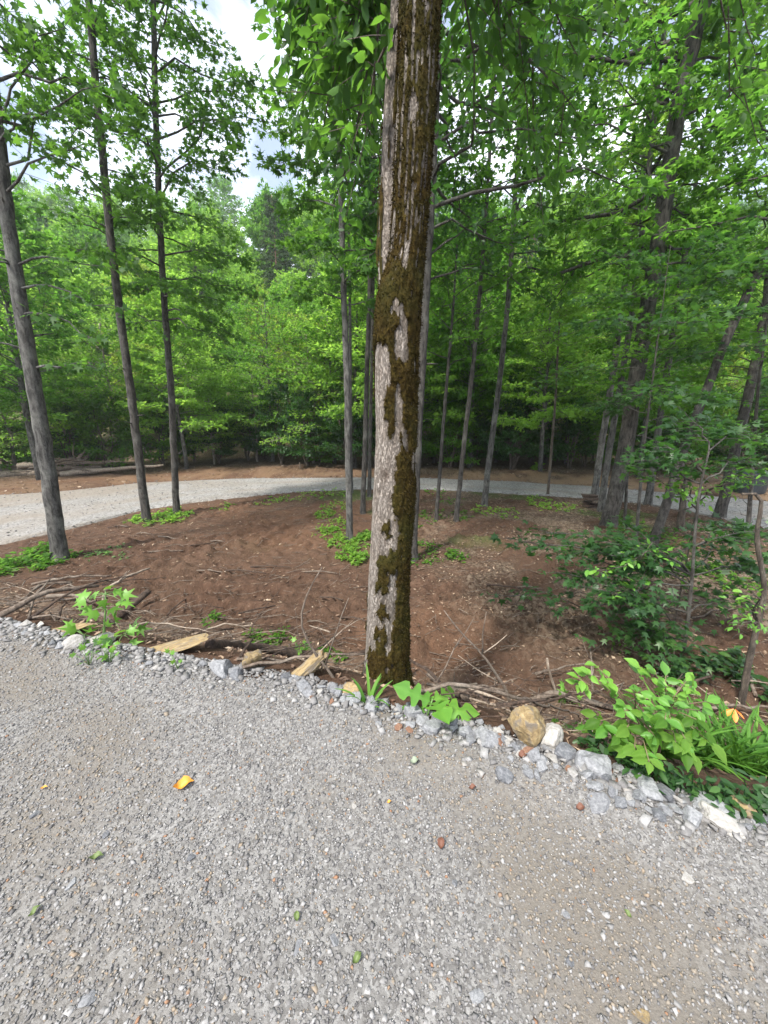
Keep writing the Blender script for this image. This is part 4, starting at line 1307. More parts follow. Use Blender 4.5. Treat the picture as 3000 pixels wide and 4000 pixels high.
def rock_mesh(name, mat, seed, flat=1.0, n=13, cut=0.0):
    r = np.random.default_rng(seed)
    bm = bmesh.new()
    p = r.uniform(-1, 1, (n, 3)); p = p / (np.abs(p) ** 4).sum(1, keepdims=True) ** .25 * r.uniform(0.85, 1.0, (n, 1))
    p[:, 2] *= flat
    for q in p:
        bm.verts.new(q * 0.5)
    bmesh.ops.convex_hull(bm, input=bm.verts)
    bmesh.ops.delete(bm, geom=[v for v in bm.verts if not v.link_faces], context='VERTS')
    bmesh.ops.bevel(bm, geom=list(bm.edges), offset=0.018, segments=1, affect='EDGES', profile=0.6)
    bmesh.ops.triangulate(bm, faces=bm.faces)
    bmesh.ops.subdivide_edges(bm, edges=[e for e in bm.edges if e.calc_length() > 0.25], cuts=1)
    for v in bm.verts:
        co = np.array(v.co) * 9 + seed
        k = float(vnoise(co[0:1], co[1:2], co[2:3])[0]) - 0.5
        v.co *= 1 + 0.16 * k
    me = bpy.data.meshes.new(name)
    bm.to_mesh(me)
    bm.free()
    me.materials.append(mat)
    return me


ROCKS = {k: [rock_mesh(f'{k}_rock_{i}', m, 11 * i + j * 101 + 3, f) for i, f in enumerate((0.75, 0.6, 0.85, 0.5, 0.7, 0.65))]
         for j, (k, m) in enumerate((('grey', ROCK_GREY), ('dark', ROCK_DARK), ('white', ROCK_WHITE), ('yellow', ROCK_YELLOW), ('rust', ROCK_RUST)))}
CN = {'grey': 'grey', 'dark': 'dark grey', 'white': 'whitish', 'yellow': 'yellow', 'rust': 'rust-brown'}


def surf(px, py):
    """Point on the ground or road seen at a pixel."""
    p = atz(px, py, 0.0)
    for _ in range(30):
        z = float(road_z(p[0], p[1])) if s_edge(p[0], p[1]) < 0.03 else float(g_smooth(p[0], p[1]))
        p2 = atz(px, py, min(z, 0.3))
        if abs(p2[2] - p[2]) < 0.002:
            break
        p = p * 0.5 + p2 * 0.5
    return p


def put_rock(kd, px, py, w, label, hgt=1.0, rot=None, sink=0.25, depth=0.85, group=None, name='rock'):
    p = surf(px, py)
    dep = p[1] * CP - (p[2] - CAMZ) * SP
    W = 0.98 * w / FPX * dep
    pool = CRAG[kd] if (w >= 72 and kd in CRAG) else ROCKS[kd]
    o = link(name, pool[int(rng.integers(len(pool)))], None, (p[0], p[1] + W * 0.15, p[2] + W * hgt * (0.35 - sink)))
    o.scale = (W, W * depth, W * hgt)
    o.rotation_euler = (rng.normal(0, .2), rng.normal(0, .2), rng.random() * 6.28 if rot is None else rot)
    tag(o, label, 'rock', group)
    return o




def crag_mesh(name, mat, seed, flat, nsub=4):
    bm = bmesh.new()
    bmesh.ops.create_cube(bm, size=1)
    bmesh.ops.subdivide_edges(bm, edges=list(bm.edges), cuts=9, use_grid_fill=True)
    P = np.array([v.co[:] for v in bm.verts])
    Q = P / (np.abs(P * 2) ** 3.2).sum(1, keepdims=True) ** (1 / 3.2) * (1 + 0 * P[:, :1])
    r = np.random.default_rng(seed)
    for _ in range(9):                                   # broken facets
        n = nrm(r.normal(0, 1, 3) * [1, 1, .8]); d = r.uniform(.30, .44)
        k = np.clip(Q @ n - d, 0, None)
        Q = Q - k[:, None] * n * r.uniform(.75, 1.0)
    k = fbm(Q[:, 0] * 4 + seed, Q[:, 1] * 4, Q[:, 2] * 4, 4) - .5
    k2 = np.round(fbm(Q[:, 0] * 2 + seed, Q[:, 1] * 2, Q[:, 2] * 9, 2) * 5) / 5 - .5
    Q = Q * (1 + .30 * k + .16 * k2)[:, None]
    Q[:, 2] *= flat
    for v, q in zip(bm.verts, Q):
        v.co = q
    bmesh.ops.triangulate(bm, faces=bm.faces)
    me = bpy.data.meshes.new(name); bm.to_mesh(me); bm.free(); me.materials.append(mat)
    return me


CRAG = {'yellow': [crag_mesh(f'yellow_crag_{i}', ROCK_YELLOW, 5 + 7 * i, 1.0) for i in range(4)], 'white': [crag_mesh('white_crag', ROCK_WHITE, 91, 1.0)], 'grey': [crag_mesh(f'grey_crag_{i}', ROCK_GREY, 40 + 9 * i, .9) for i in range(4)], 'dark': [crag_mesh('dark_crag', ROCK_DARK, 77, .9)]}
put_rock('yellow', 2065, 2905, 150, 'large yellow sandstone boulder on the edge beside the lobed-leaf weed', 1.1, 0.3, 0.02)
put_rock('white', 2150, 2915, 110, 'cream rock leaning against the large yellow boulder', 1.0, 1.0, 0.05)
put_rock('yellow', 1190, 2655, 205, 'long flat yellow sandstone slab left of the mossy trunk', 0.28, 0.15, 0.0, 0.4)
put_rock('yellow', 985, 2620, 75, 'upright pale yellow block at the end of the flat slab row', 1.2, 0.4, -0.05)
put_rock('yellow', 660, 2555, 270, 'broad yellow ledge strewn with dead leaves', 0.14, 0.2, 0.2, 0.4)
put_rock('yellow', 240, 2480, 230, 'thin yellow ledge slab near the left edge', 0.12, 0.1, 0.2, 0.32)
put_rock('white', 90, 2450, 50, 'small cream rock at the far left of the edge', 1.0)
put_rock('grey', 50, 2462, 70, 'flat grey rock at the far left corner of the edge', 0.4)
put_rock('white', 140, 2455, 60, 'pale rock beside the thin yellow ledge', 0.7)
put_rock('white', 280, 2530, 75, 'squarish whitish rock in front of the left leafy plant', 0.9)
put_rock('white', 390, 2510, 90, 'whitish slab rock under the left leafy plant', 0.6)
put_rock('grey', 860, 2630, 110, 'grey-blue rock cluster head beside the pale yellow block', 0.8)
put_rock('dark', 920, 2650, 70, 'dark grey block below the pale yellow block', 0.8)
put_rock('grey', 1180, 2690, 75, 'pointed grey rock under the long yellow slab', 0.9)
put_rock('grey', 1200, 2720, 60, 'light grey rock before the long yellow slab', 0.8)
put_rock('grey', 1300, 2700, 60, 'tall grey rock by the bare curved stem', 1.2)
put_rock('grey', 1320, 2715, 62, 'grey rock leaning on the tall grey rock', 1.0)
put_rock('yellow', 1375, 2715, 75, 'small yellow rock at the foot of the mossy trunk', 0.8)
put_rock('grey', 1380, 2745, 80, 'banded grey rock in front of the small yellow rock', 0.9)
put_rock('grey', 1450, 2775, 75, 'grey rock just below the mossy trunk', 0.8)
put_rock('rust', 1220, 2730, 34, 'rust-brown stone among the grey edge rocks', 0.8)
put_rock('rust', 1295, 2745, 34, 'tan and rust stone among the grey edge rocks', 0.7)
put_rock('rust', 1600, 2860, 36, 'orange-brown stone under the lobed-leaf weed', 0.8)
put_rock('grey', 1620, 2800, 90, 'jagged grey rock behind the lobed-leaf weed', 0.9)
put_rock('grey', 1690, 2860, 80, 'grey rock right of the lobed-leaf weed', 0.8)
put_rock('grey', 1840, 2880, 60, 'whitish grey rock on the edge left of the yellow boulder', 0.9)
put_rock('grey', 1910, 2910, 110, 'broad grey rock just left of the yellow boulder', 0.7)
put_rock('white', 1985, 2920, 45, 'narrow cream stone at the foot of the yellow boulder', 1.2)
put_rock('dark', 2010, 2925, 40, 'thin dark slab stone standing at the yellow boulder', 1.2)
put_rock('grey', 2145, 2935, 90, 'rounded grey rock right of the yellow boulder', 0.9)
put_rock('white', 2165, 2980, 60, 'cream rock fallen on gravel right of the boulder', 0.8)
put_rock('dark', 2215, 2970, 95, 'dark grey rock stacked on the edge right of the boulder', 0.9)
put_rock('white', 2245, 2985, 42, 'small white stone beside the dark stacked rock', 0.9)
put_rock('dark', 1970, 3050, 75, 'dark blue-grey rock lying on open gravel', 0.8)
put_rock('grey', 2065, 3035, 50, 'small round grey rock next to the dark gravel rock', 0.8)
put_rock('grey', 2118, 3040, 66, 'pale round grey rock on open gravel', 0.85)
put_rock('grey', 2330, 3020, 150, 'large light grey edge rock below the leafy shrub', 0.75)
put_rock('grey', 2285, 3000, 110, 'grey rock tucked left of the large light edge rock', 0.7)
put_rock('grey', 2480, 3060, 85, 'rounded pale rock at the foot of the leafy shrub', 0.9)
put_rock('grey', 2540, 3105, 110, 'light grey rock before the daylily clump', 0.7)
put_rock('dark', 2610, 3120, 85, 'round dark grey rock before the daylily clump', 0.85)
put_rock('grey', 2345, 3160, 105, 'flat pale rock embedded in gravel at right', 0.3)
put_rock('grey', 2800, 3180, 190, 'wide grey ledge rock near the lower right grass', 0.3, 0.2)
put_rock('white', 2840, 3230, 150, 'white streaked rock near the right edge', 0.4, -0.3)
put_rock('yellow', 2930, 3190, 110, 'broken yellow and white rock at the right edge', 0.5)
put_rock('dark', 2970, 3215, 75, 'dark rock touching the right edge of the photo', 0.7)
put_rock('rust', 2890, 3165, 70, 'tan rotten rock behind the broken yellow rock', 0.6)
for px, py, w, kd, lab in [(410, 3265, 46, 'dark', 'dark wedge stone on gravel at left'), (745, 3355, 46, 'dark', 'dark brick-shaped stone on gravel'), (615, 3415, 32, 'dark', 'small dark stone below the brick-shaped stone'), (250, 3470, 70, 'grey', 'pale triangular stone flat in gravel at left'),
                           (1310, 3680, 60, 'grey', 'blue-grey stone flat in gravel near bottom'), (1385, 3155, 32, 'white', 'small pale stone on central gravel'), (1160, 3720, 60, 'grey', 'grey flat stone left of the blue-grey stone'), (2690, 3440, 62, 'white', 'long white stone on gravel at right'),
                           (2485, 3535, 42, 'white', 'pale angular stone on right gravel'), (2235, 3770, 56, 'dark', 'mottled grey stone on lower gravel'), (2210, 3575, 42, 'grey', 'small grey stone on mid gravel'), (1780, 3455, 38, 'dark', 'dark grey stone pair on central gravel'),
                           (1860, 3900, 70, 'grey', 'large grey stone near the bottom edge'), (2510, 3980, 70, 'yellow', 'tan stone near the bottom right'), (1375, 3345, 40, 'dark', 'dark grey chip on central gravel'), (130, 3185, 50, 'dark', 'dark slate piece on left gravel'), (2230, 3380, 36, 'dark', 'bluish stone on right gravel'), (330, 3920, 80, 'grey', 'grey slab stone near the bottom left')]:
    put_rock(kd, px, py, w, lab, 0.4, None, 0.3)


def rzone(px):
    for lim, t in [(450, 'under the left leafy plant'), (850, 'along the yellow ledge'), (1250, 'below the long yellow slab'), (1480, 'left of the mossy trunk foot'), (1800, 'by the lobed-leaf weed'), (2250, 'around the yellow boulder'), (2600, 'below the leafy shrub'), (9999, 'below the daylily clump')]:
        if px < lim:
            return t


for i in range(185):
    px = rng.uniform(20, 2990)
    if rng.random() < 0.45:
        px = rng.uniform(1100, 2750)
    py = np.interp(px, [e[0] for e in edge_px], [e[1] for e in edge_px]) + rng.normal(8, 16) * (1 + px / 2500)
    kd = ['grey', 'grey', 'grey', 'grey', 'white', 'dark', 'dark', 'rust' if rng.random() < .25 else 'grey'][int(rng.integers(8))]
    w = float(np.clip(rng.lognormal(math.log(34), 0.35), 18, 75)) * (0.7 + px / 4500)
    put_rock(kd, px, py, w, f'{"tiny" if w < 28 else "small" if w < 42 else "chunky"} {CN[kd]} stone in the edge row {rzone(px)}', rng.uniform(.6, 1.0), None, 0.12, group=f'edge stones {rzone(px)}', name='edge_stone')

# ------------------------------------------------------------------ logs, branches, sticks


def stick(name, label, cat, pts, r0, r1, mat, sides=7, group=None, forks=0, rough=0.15, wob=0.02):
    pts = np.asarray(pts, float)
    base = pts[0].copy()
    dd = np.linalg.norm(np.diff(pts, axis=0), axis=1); arc = np.concatenate([[0], np.cumsum(dd)])
    n = max(5, int(arc[-1] / 0.09)); n = min(n, 22)
    q = np.linspace(0, arc[-1], n)
    Q = np.stack([np.interp(q, arc, pts[:, k]) for k in range(3)], -1)
    Q[1:] += rng.normal(0, wob * 0.5, (n - 1, 3)) * min(1.0, arc[-1])
    tb = Tubes()
    tb.add(Q, np.linspace(r0, r1, n), sides, rough=rough)
    for k in range(forks):
        i = int(rng.integers(n // 4, n - 1))
        d = nrm(nrm(Q[min(i + 1, n - 1)] - Q[i - 1]) + rng.normal(0, .6, 3))
        L = arc[-1] * rng.uniform(.15, .4)
        r = np.interp(i, [0, n - 1], [r0, r1]) * .6
        m = Q[i] + d * L * .5 + rng.normal(0, .03 * L, 3)
        tb.add(np.array([Q[i], m, Q[i] + d * L + UP * .05 * L]), [r, r * .7, r * .3], 5)
    o = link(name, tb.mesh(name, mat, off=base), None, base)
    return tag(o, label, cat, group)


def gpt(px, py, dz=0.03):
    p = surf(px, py)
    p[2] += dz
    return p


# log pile beyond the loop at left
lp = [((-150, 1868), (470, 1838), 34, 20, .25, WOOD_PALE, 'long pale log at the front bottom of the far log pile'), ((240, 1858), (640, 1822), 22, 12, .22, WOOD_PALE, 'thin pale log reaching furthest right from the log pile'),
      ((-120, 1842), (300, 1838), 26, 18, .45, WOOD_DEAD, 'brown log lying second in the far log pile'), ((70, 1826), (350, 1810), 22, 16, .62, WOOD_PALE, 'pale barkless log on top of the far log pile'),
      ((150, 1842), (400, 1828), 20, 14, .42, WOOD_DEAD, 'dull brown log in the middle of the log pile'), ((-100, 1828), (120, 1836), 22, 14, .60, WOOD_DEAD, 'weathered log at the left top of the log pile'),
      ((210, 1812), (350, 1788), 14, 9, .8, WOOD_DEAD, 'short crooked branch leaning out of the log pile top'), ((0, 1800), (60, 1835), 12, 10, .75, WOOD_DEAD, 'forked branch sticking up at the log pile left')]
for (a, b), (c, d), w0, w1, zz_, m, lab in lp:
    b, d = b - 6, d - 4
    Yl = 15.6 + 0.5 * zz_
    p, q = at(a, b, Yl + 0.5), at(c, d, Yl + 1.2)
    gz = max(float(g_full(np.array([p[0]]), np.array([p[1]]))[0]), float(g_full(np.array([q[0]]), np.array([q[1]]))[0]))
    stick('log', lab, 'log', [p, (p + q) / 2 + [0, 0, .03], q], w0 * .5 / FPX * 17, w1 * .5 / FPX * 11.5, m, 12, 'far log pile', 0, .08, .03)
for i in range(16):
    a = rng.uniform(-60, 420); b = np.interp(a, [-60, 640], [1850, 1822]) - rng.uniform(0, 34)
    p = at(a, b, rng.uniform(16.0, 16.8)); q = p + np.array([rng.uniform(.6, 1.8) * rng.choice([-1, 1]), rng.normal(0, .4), rng.uniform(-.25, .35)])
    stick('branch', 'thin dead branch tangled in the far log pile', 'branch', [p, q], .03, .012, WOOD_DEAD, 6, 'branches in the far log pile', 2)
# root wad at the end of the pile
tb = Tubes()
rc = at(300, 1800, 16.8)
for i in range(16):
    d = nrm(rng.normal(0, 1, 3) * [1.2, .6, .6] + [.4, 0, .2])
    L = rng.uniform(.25, .6)
    tb.add(np.array([rc, rc + d * L * .5 + rng.normal(0, .08, 3), rc + d * L + rng.normal(0, .12, 3)]), [.05, .03, .008], 6)
tag(link('root_wad', tb.mesh('root_wad', WOOD_DEAD, off=rc), None, rc), 'brown torn root wad at the right top of log pile', 'roots')
stick('stake', 'short pale survey stake at the far loop edge', 'stake', [at(1172, 1832, 19.0), at(1171, 1806, 19.0)], .025, .022, WOOD_PALE, 4, None, 0, 0, 0)
# big fallen logs at right
stick('fallen_log', 'dark fallen log with pale worn top behind the leafy shrub', 'log', [at(2560, 2395, 4.6), at(2700, 2450, 4.5), at(2850, 2510, 4.35), at(3050, 2600, 4.2)], .065, .10, WOOD_DARK, 12, None, 1, .12)
stick('fallen_log', 'black mossy log lying below the pale-topped log', 'log', [at(2480, 2430, 4.2), at(2640, 2530, 4.0), at(2790, 2590, 3.9), at(3080, 2660, 3.8)], .05, .08, BARK_DARK, 12, None, 1, .12)
stick('rotten_log', 'rotten dark red log behind the flat yellow slabs', 'log', [gpt(820, 2530, .03), gpt(1000, 2545, .04), gpt(1230, 2570, .02)], .04, .05, WOOD_DARK, 12, None, 1, .3)
stick('log', 'broken brown log end pointing right above left leafy plant', 'log', [gpt(470, 2420, .05), gpt(530, 2385, .12), gpt(592, 2358, .2)], .05, .042, WOOD_DARK, 10, None, 0, .15)
stick('branch', 'pale forked branch across the left brush heap', 'branch', [gpt(190, 2350, .08), gpt(290, 2360, .15), gpt(380, 2380, .1)], .03, .015, WOOD_DEAD, 8, None, 2)
stick('log', 'cut branch stub beside the mossy trunk with light end', 'log', [gpt(1670, 2660, .08), gpt(1730, 2700, .07), gpt(1810, 2745, .06)], .022, .03, WOOD_DEAD, 10, None, 0)
stick('branch', 'thick grey branch on the ground right of yellow boulder', 'branch', [gpt(2060, 2760, .05), gpt(2160, 2740, .1), gpt(2400, 2790, .06)], .03, .022, WOOD_DEAD, 8, None, 1)
stick('branch', 'upright broken grey stick beside the leafy shrub', 'branch', [gpt(2185, 2730, 0), at(2150, 2650, gpt(2185, 2730)[1] + .02), at(2135, 2575, gpt(2185, 2730)[1])], .014, .010, WOOD_PALE, 8, None, 0)
stick('branch', 'long thin brown branch lying under the yellow boulder', 'branch', [gpt(1600, 2760, .1), gpt(1800, 2775, .18), gpt(2000, 2800, .14), gpt(2260, 2830, .1)], .012, .006, WOOD_DEAD, 6, None, 1)
Yb = float(gpt(1301, 2660)[1]) + .05
stick('bare_sapling', 'bare curved sapling stem with side twigs left of mossy trunk', 'sapling', [at(1335, 2710, Yb), at(1301, 2642, Yb), at(1240, 2560, Yb), at(1183, 2480, Yb), at(1176, 2410, Yb), at(1205, 2305, Yb), at(1259, 2215, Yb)], .011, .003, WOOD_DEAD, 7, None, 0, .1, .004)
stick('bare_sapling', 'thin bare side shoot beside the curved sapling stem', 'sapling', [at(1270, 2600, Yb), at(1300, 2510, Yb), at(1335, 2400, Yb), at(1362, 2335, Yb)], .006, .002, WOOD_DEAD, 5, None, 1, .1, .004)
Yb = float(gpt(1990, 2790)[1]) + .1
stick('bare_sapling', 'bare forked branch standing right of the mossy trunk', 'sapling', [at(2005, 2790, Yb), at(1980, 2700, Yb), at(1930, 2620, Yb), at(1875, 2545, Yb), at(1800, 2470, Yb), at(1735, 2383, Yb)], .012, .003, WOOD_DEAD, 7, None, 0, .1, .004)
stick('bare_sapling', 'thin shoot rising from the forked bare branch', 'sapling', [at(1885, 2555, Yb), at(1886, 2470, Yb), at(1900, 2390, Yb)], .006, .002, WOOD_DEAD, 5, None, 0, .1, .003)
stick('bare_sapling', 'thin pale twig crossing the forked bare branch', 'sapling', [at(1950, 2665, Yb), at(1870, 2620, Yb), at(1790, 2560, Yb)], .005, .002, WOOD_PALE, 5, None, 0, .1, .003)
stick('bare_sapling', 'fine side twig right of the forked bare branch', 'sapling', [at(1890, 2550, Yb), at(1940, 2515, Yb), at(1980, 2480, Yb)], .005, .002, WOOD_PALE, 5, None, 0, .1, .003)
heaps = [('in the brush heap at the left edge', 30, (-30, 420), (2270, 2440), .020, (.3, 1.1)), ('in the brush behind the yellow ledge', 26, (520, 1000), (2400, 2540), .010, (.3, .9)), ('in the brush behind the long yellow slab', 22, (900, 1420), (2480, 2640), .009, (.3, .8)),
         ('in the twigs right of mossy trunk', 22, (1640, 2100), (2640, 2840), .010, (.25, .8)), ('in the brush below the leafy shrub', 26, (2150, 2560), (2700, 2930), .010, (.25, .8)), ('in the shade behind the orange lily', 16, (2560, 2990), (2620, 2820), .014, (.3, 1.0))]
for txt, n, xr, yr, rr, lr in heaps:
    for i in range(n):
        p = gpt(rng.uniform(*xr), rng.uniform(*yr), rng.uniform(.01, .16))
        a = rng.normal(0.0, .8) + (math.pi if rng.random() < .5 else 0)
        L = rng.uniform(*lr)
        q = p + np.array([math.cos(a) * L, math.sin(a) * L * .8, rng.normal(0.0, .10)])
        if s_edge(q[0], q[1]) < .08:
            q = 2 * p - q
            q[1] += max(0, .1 - s_edge(q[0], q[1]))
        q[2] = max(q[2], float(g_smooth(q[0], q[1])) + .02)
        mid = (p + q) / 2 + np.array([0, 0, rng.uniform(0, .12) * L])
        th_ = rng.random()
        mi_ = int(rng.integers(5))
        lab = ('thick' if th_ < .25 else 'thin') + (' short' if L < lr[0] + .33 * (lr[1] - lr[0]) else ' long' if L > lr[0] + .7 * (lr[1] - lr[0]) else '') + [' brown', ' brown', ' dark', ' dark', ' pale'][mi_] + (' dead stick ' if th_ < .25 else ' dead twig ') + txt
        stick('dead_stick', lab, 'stick', [p, mid, q], rr * (1.2 if th_ < .25 else rng.uniform(.35, .7)), rr * (.7 if th_ < .25 else .2), [WOOD_DEAD, WOOD_DEAD, WOOD_DARK, WOOD_DARK, WOOD_PALE][mi_], 6 if th_ < .25 else 5, txt.replace('in the', 'sticks in the'), int(rng.integers(0, 3)))
for i, (px, py) in enumerate([(450, 2062), (420, 2065), (535, 2090), (600, 2095), (555, 2165), (880, 2235), (770, 2235), (980, 2220), (240, 2290), (190, 2275), (620, 2100), (1900, 2290), (2020, 2300), (1330, 2420), (1180, 2240), (700, 2150), (820, 2120), (1250, 2340), (2700, 2420), (2800, 2450)]):
    p = gpt(px, py, .03); a = rng.uniform(-.5, .5); L = rng.uniform(.35, .8)
    q = p + np.array([math.cos(a) * L, math.sin(a) * L, .02])
    stick('dead_stick', ['short', 'long'][int(L > .55)] + [' grey', ' brown'][i % 2] + ' stick lying on the soil ' + ('near the leftmost trunk' if px < 350 else 'by the two slim left trunks' if px < 650 else 'in the open left clearing' if px < 1000 else 'left of the mossy trunk' if px < 1450 else 'right of the mossy trunk' if px < 2300 else 'behind the fallen logs'), 'stick', [p, (p + q) / 2 + UP * .03, q], .014, .008, [WOOD_DEAD, WOOD_DARK][i % 2], 6, 'sticks out on the clearing')
# split wood stacked at the foot of the slim pair
for k in range(6):
    pz = atz(2318, 1992, -1.0)
    bm = bmesh.new()
    bmesh.ops.create_cube(bm, size=1)
    for v in bm.verts:
        v.co = Vector((v.co.x * rng.uniform(.3, .5), v.co.y * .22 * rng.uniform(.8, 1.2), v.co.z * .06 * rng.uniform(.8, 1.2)))
    bmesh.ops.bevel(bm, geom=list(bm.edges), offset=.01, segments=1, affect='EDGES')
    me = bpy.data.meshes.new('split_wood'); bm.to_mesh(me); bm.free(); me.materials.append([WOOD_DEAD, WOOD_DARK, WOOD_DARK][k % 3])
    o = link('split_wood', me, None, (pz[0] + rng.normal(0, .05), pz[1] + .1 + rng.normal(0, .04), -0.96 + .068 * k))
    o.rotation_euler = (0, 0, rng.normal(0, .3))
    tag(o, ['lowest', 'second', 'third', 'fourth', 'fifth', 'topmost'][k] + ' flat piece of the small wood stack by the slim pair', 'wood', 'small stack of split wood')
# dark tub behind the trunk near the right edge
bm = bmesh.new()
ring = []
for z, r, dz in [(0, .34, 0), (0, .36, .04), (0, .43, .62), (0, .47, .64), (0, .47, .70), (0, .42, .70), (0, .36, .12)]:
    ring.append([bm.verts.new((r * 1.15 * math.copysign(abs(math.cos(a)) ** .55, math.cos(a)), r * math.copysign(abs(math.sin(a)) ** .55, math.sin(a)), dz)) for a in np.arange(32) * math.pi / 16])
for a, b in zip(ring, ring[1:]):
    for i in range(32):
        bm.faces.new((a[i], a[(i + 1) % 32], b[(i + 1) % 32], b[i]))
bm.faces.new(ring[0][::-1]); bm.faces.new(ring[-1])
me = bpy.data.meshes.new('tub'); bm.to_mesh(me); bm.free(); me.materials.append(plain('tub_plastic', (.03, .04, .05), .45))
pz = atz(2915, 1930, -1.0)
tag(link('storage_tub', me, None, (pz[0], pz[1], float(g_full(pz[0:1], pz[1:2])[0]) - .01)), 'dark blue-grey tub standing on the tan dirt at right', 'tub')

# ------------------------------------------------------------------ litter and weeds
def scatter_litter(name, label, n, xr, yr, cond, size, mat):
    x = rng.uniform(*xr, n); y = rng.uniform(*yr, n)
    ok = cond(x, y)
    x, y = x[ok], y[ok]
    z = g_full(x, y) + 0.008
    m = len(x)
    a = rng.random(m) * 6.28
    L = size * rng.uniform(.4, 1.3, m); W = L * rng.uniform(.08, .5, m)
    D = np.stack([np.cos(a), np.sin(a), rng.normal(0, .25, m)], -1); B = np.stack([-np.sin(a), np.cos(a), rng.normal(0, .35, m)], -1)
    P = np.stack([x, y, z], -1)
    V = np.stack([P - D * L[:, None] / 2, P - B * W[:, None] / 2 + [0, 0, .006], P + D * L[:, None] / 2, P + B * W[:, None] / 2 + [0, 0, .004]], 1).reshape(-1, 3)
    F = (np.array([(0, 1, 2), (0, 2, 3)])[None] + (np.arange(m) * 4)[:, None, None]).reshape(-1, 3)
    o = link(name, mesh_from(name, V, F, False, {'tint': np.repeat(rng.random(m), 4)}, [mat]))
    kind(tag(o, label, 'litter'), 'stuff')


def litter_mat():
    m, nt, bs, out = new_mat('dead_leaf_litter')
    c = ramp(nt, attr(nt, 'tint'), [(0, (.05, .03, .02)), (.35, (.12, .075, .05)), (.65, (.18, .12, .08)), (.9, (.26, .19, .13)), (1, (.36, .29, .22))])
    nt.links.new(c, bs.inputs['Base Color'])
    bs.inputs['Roughness'].default_value = .9
    return m


LITTER = litter_mat()
lit_d = lambda x, y: (s_edge(x, y) > .12) & (y < y_in(x)) & (rng.random(len(x)) < np.clip(.2 + .9 * sstep(-.5, 2, x) + 1.2 * (s_edge(x, y) < 1.8), 0, 1) * sstep(.3, .55, fbm(x * 1.2, y * 1.2 + 3, o=3)) + .15 + .4 * (s_edge(x, y) < 1.7))
scatter_litter('leaf_litter', 'dead leaves and wood chips scattered over the brown clearing', 60000, (-9, 9), (1.5, 13), lit_d, .055, LITTER)
scatter_litter('leaf_litter', 'dry pine straw and leaves on the strip beyond the loop', 12000, (-16, 16), (10, 24), lambda x, y: (y > y_out(x) + .05) & (y < y_out(x) + 5), .12, LITTER)


tb = Tubes()
n_tw = 0
while n_tw < 2200:
    x, y = rng.uniform(-8.5, 8.5), rng.uniform(2.2, 12.5)
    s1 = float(s_edge(x, y))
    if s1 < .25 or y > y_in(x) - .1 or (rng.random() > (1.0 if s1 < 2.2 else .45)):
        continue
    a = rng.normal(.1, .7); L = rng.uniform(.06, .4)
    p = np.array([x, y, float(g_smooth(x, y)) + .035]); e = p + [math.cos(a) * L, math.sin(a) * L, rng.normal(.01, .03)]
    tb.add(np.array([p, (p + e) / 2 + rng.normal(0, .06 * L, 3), e]), rng.uniform(.002, .006), 3, cap=False)
    n_tw += 1
kind(tag(link('twig_litter', tb.mesh('twig_litter', WOOD_DEAD)), 'fine broken twigs strewn over the brown clearing soil', 'twigs'), 'stuff')


def weed_patch(name, label, spots, n, size, leafm, tpl, hgt=0.12, group='weed patches'):
    lv, tw = Leaves(), Tubes()
    for px, py, rpx in spots:
        c = surf(px, py)
        dep = c[1]
        rr = rpx / FPX * dep
        for k in range(n):
            a, q = rng.random() * 6.28, math.sqrt(rng.random())
            p = c + np.array([math.cos(a) * rr * q, math.sin(a) * rr * q * 1.6, 0])
            p[2] = float(g_smooth(p[0], p[1])) + .01
            h = hgt * rng.uniform(.4, 1.3) * (1.1 - .5 * q)
            tw.add(np.array([p, p + [rng.normal(0, .02), rng.normal(0, .02), h]]), [.004, .002], 3, cap=False)
            m = int(rng.integers(3, 7))
            P = p + np.stack([rng.normal(0, .03, m), rng.normal(0, .03, m), h * rng.uniform(.3, 1.05, m)], -1)
            aa = rng.random(m) * 6.28
            lv.add(P, np.stack([np.cos(aa), np.sin(aa), rng.normal(.1, .3, m)], -1), UP + rng.normal(0, .4, (m, 3)), size * rng.uniform(.6, 1.3, m), np.clip(rng.normal(.5, .25, m), 0, 1))
    c0 = surf(*spots[0][:2])
    o = link(name, lv.mesh(name, tpl, leafm, c0, tw, leafm), None, c0)
    kind(tag(o, label, 'weeds', group), 'stuff')


weed_patch('weeds', 'low green weeds at the foot of the leftmost grey trunk', [(60, 2200, 70), (130, 2210, 80), (225, 2195, 60), (20, 2230, 60), (180, 2150, 40)], 38, .10, LEAF_MID, OVAL, .16)
weed_patch('weeds', 'weeds around the two slim leaning left trunks', [(555, 2035, 40), (630, 2035, 60), (700, 2030, 45), (660, 2010, 40)], 34, .10, LEAF_LIGHT, OVAL, .16)
weed_patch('weeds', 'sprigs of weeds lying on soil right of leftmost trunk', [(430, 2170, 60), (370, 2165, 30), (480, 2180, 40), (450, 2150, 30)], 9, .07, LEAF_BLUE, OVAL, .06)
weed_patch('weeds', 'green weed ring round the slender trunk left of mossy trunk', [(1300, 2060, 70), (1340, 2120, 60), (1280, 2090, 50), (1390, 2130, 50), (1360, 2170, 50), (1400, 2190, 40), (1310, 1985, 60), (1430, 2100, 30), (1270, 2015, 40)], 36, .085, LEAF_LIGHT, OVAL, .14)
weed_patch('weeds', 'sparse weeds behind and right of the mossy trunk', [(1640, 2040, 60), (1700, 2020, 60), (1660, 2140, 60), (1720, 2170, 60), (1640, 2200, 50), (1760, 1960, 60), (1690, 1925, 50), (1800, 2020, 50), (1780, 2180, 40)], 16, .085, LEAF_MID, OVAL, .11)
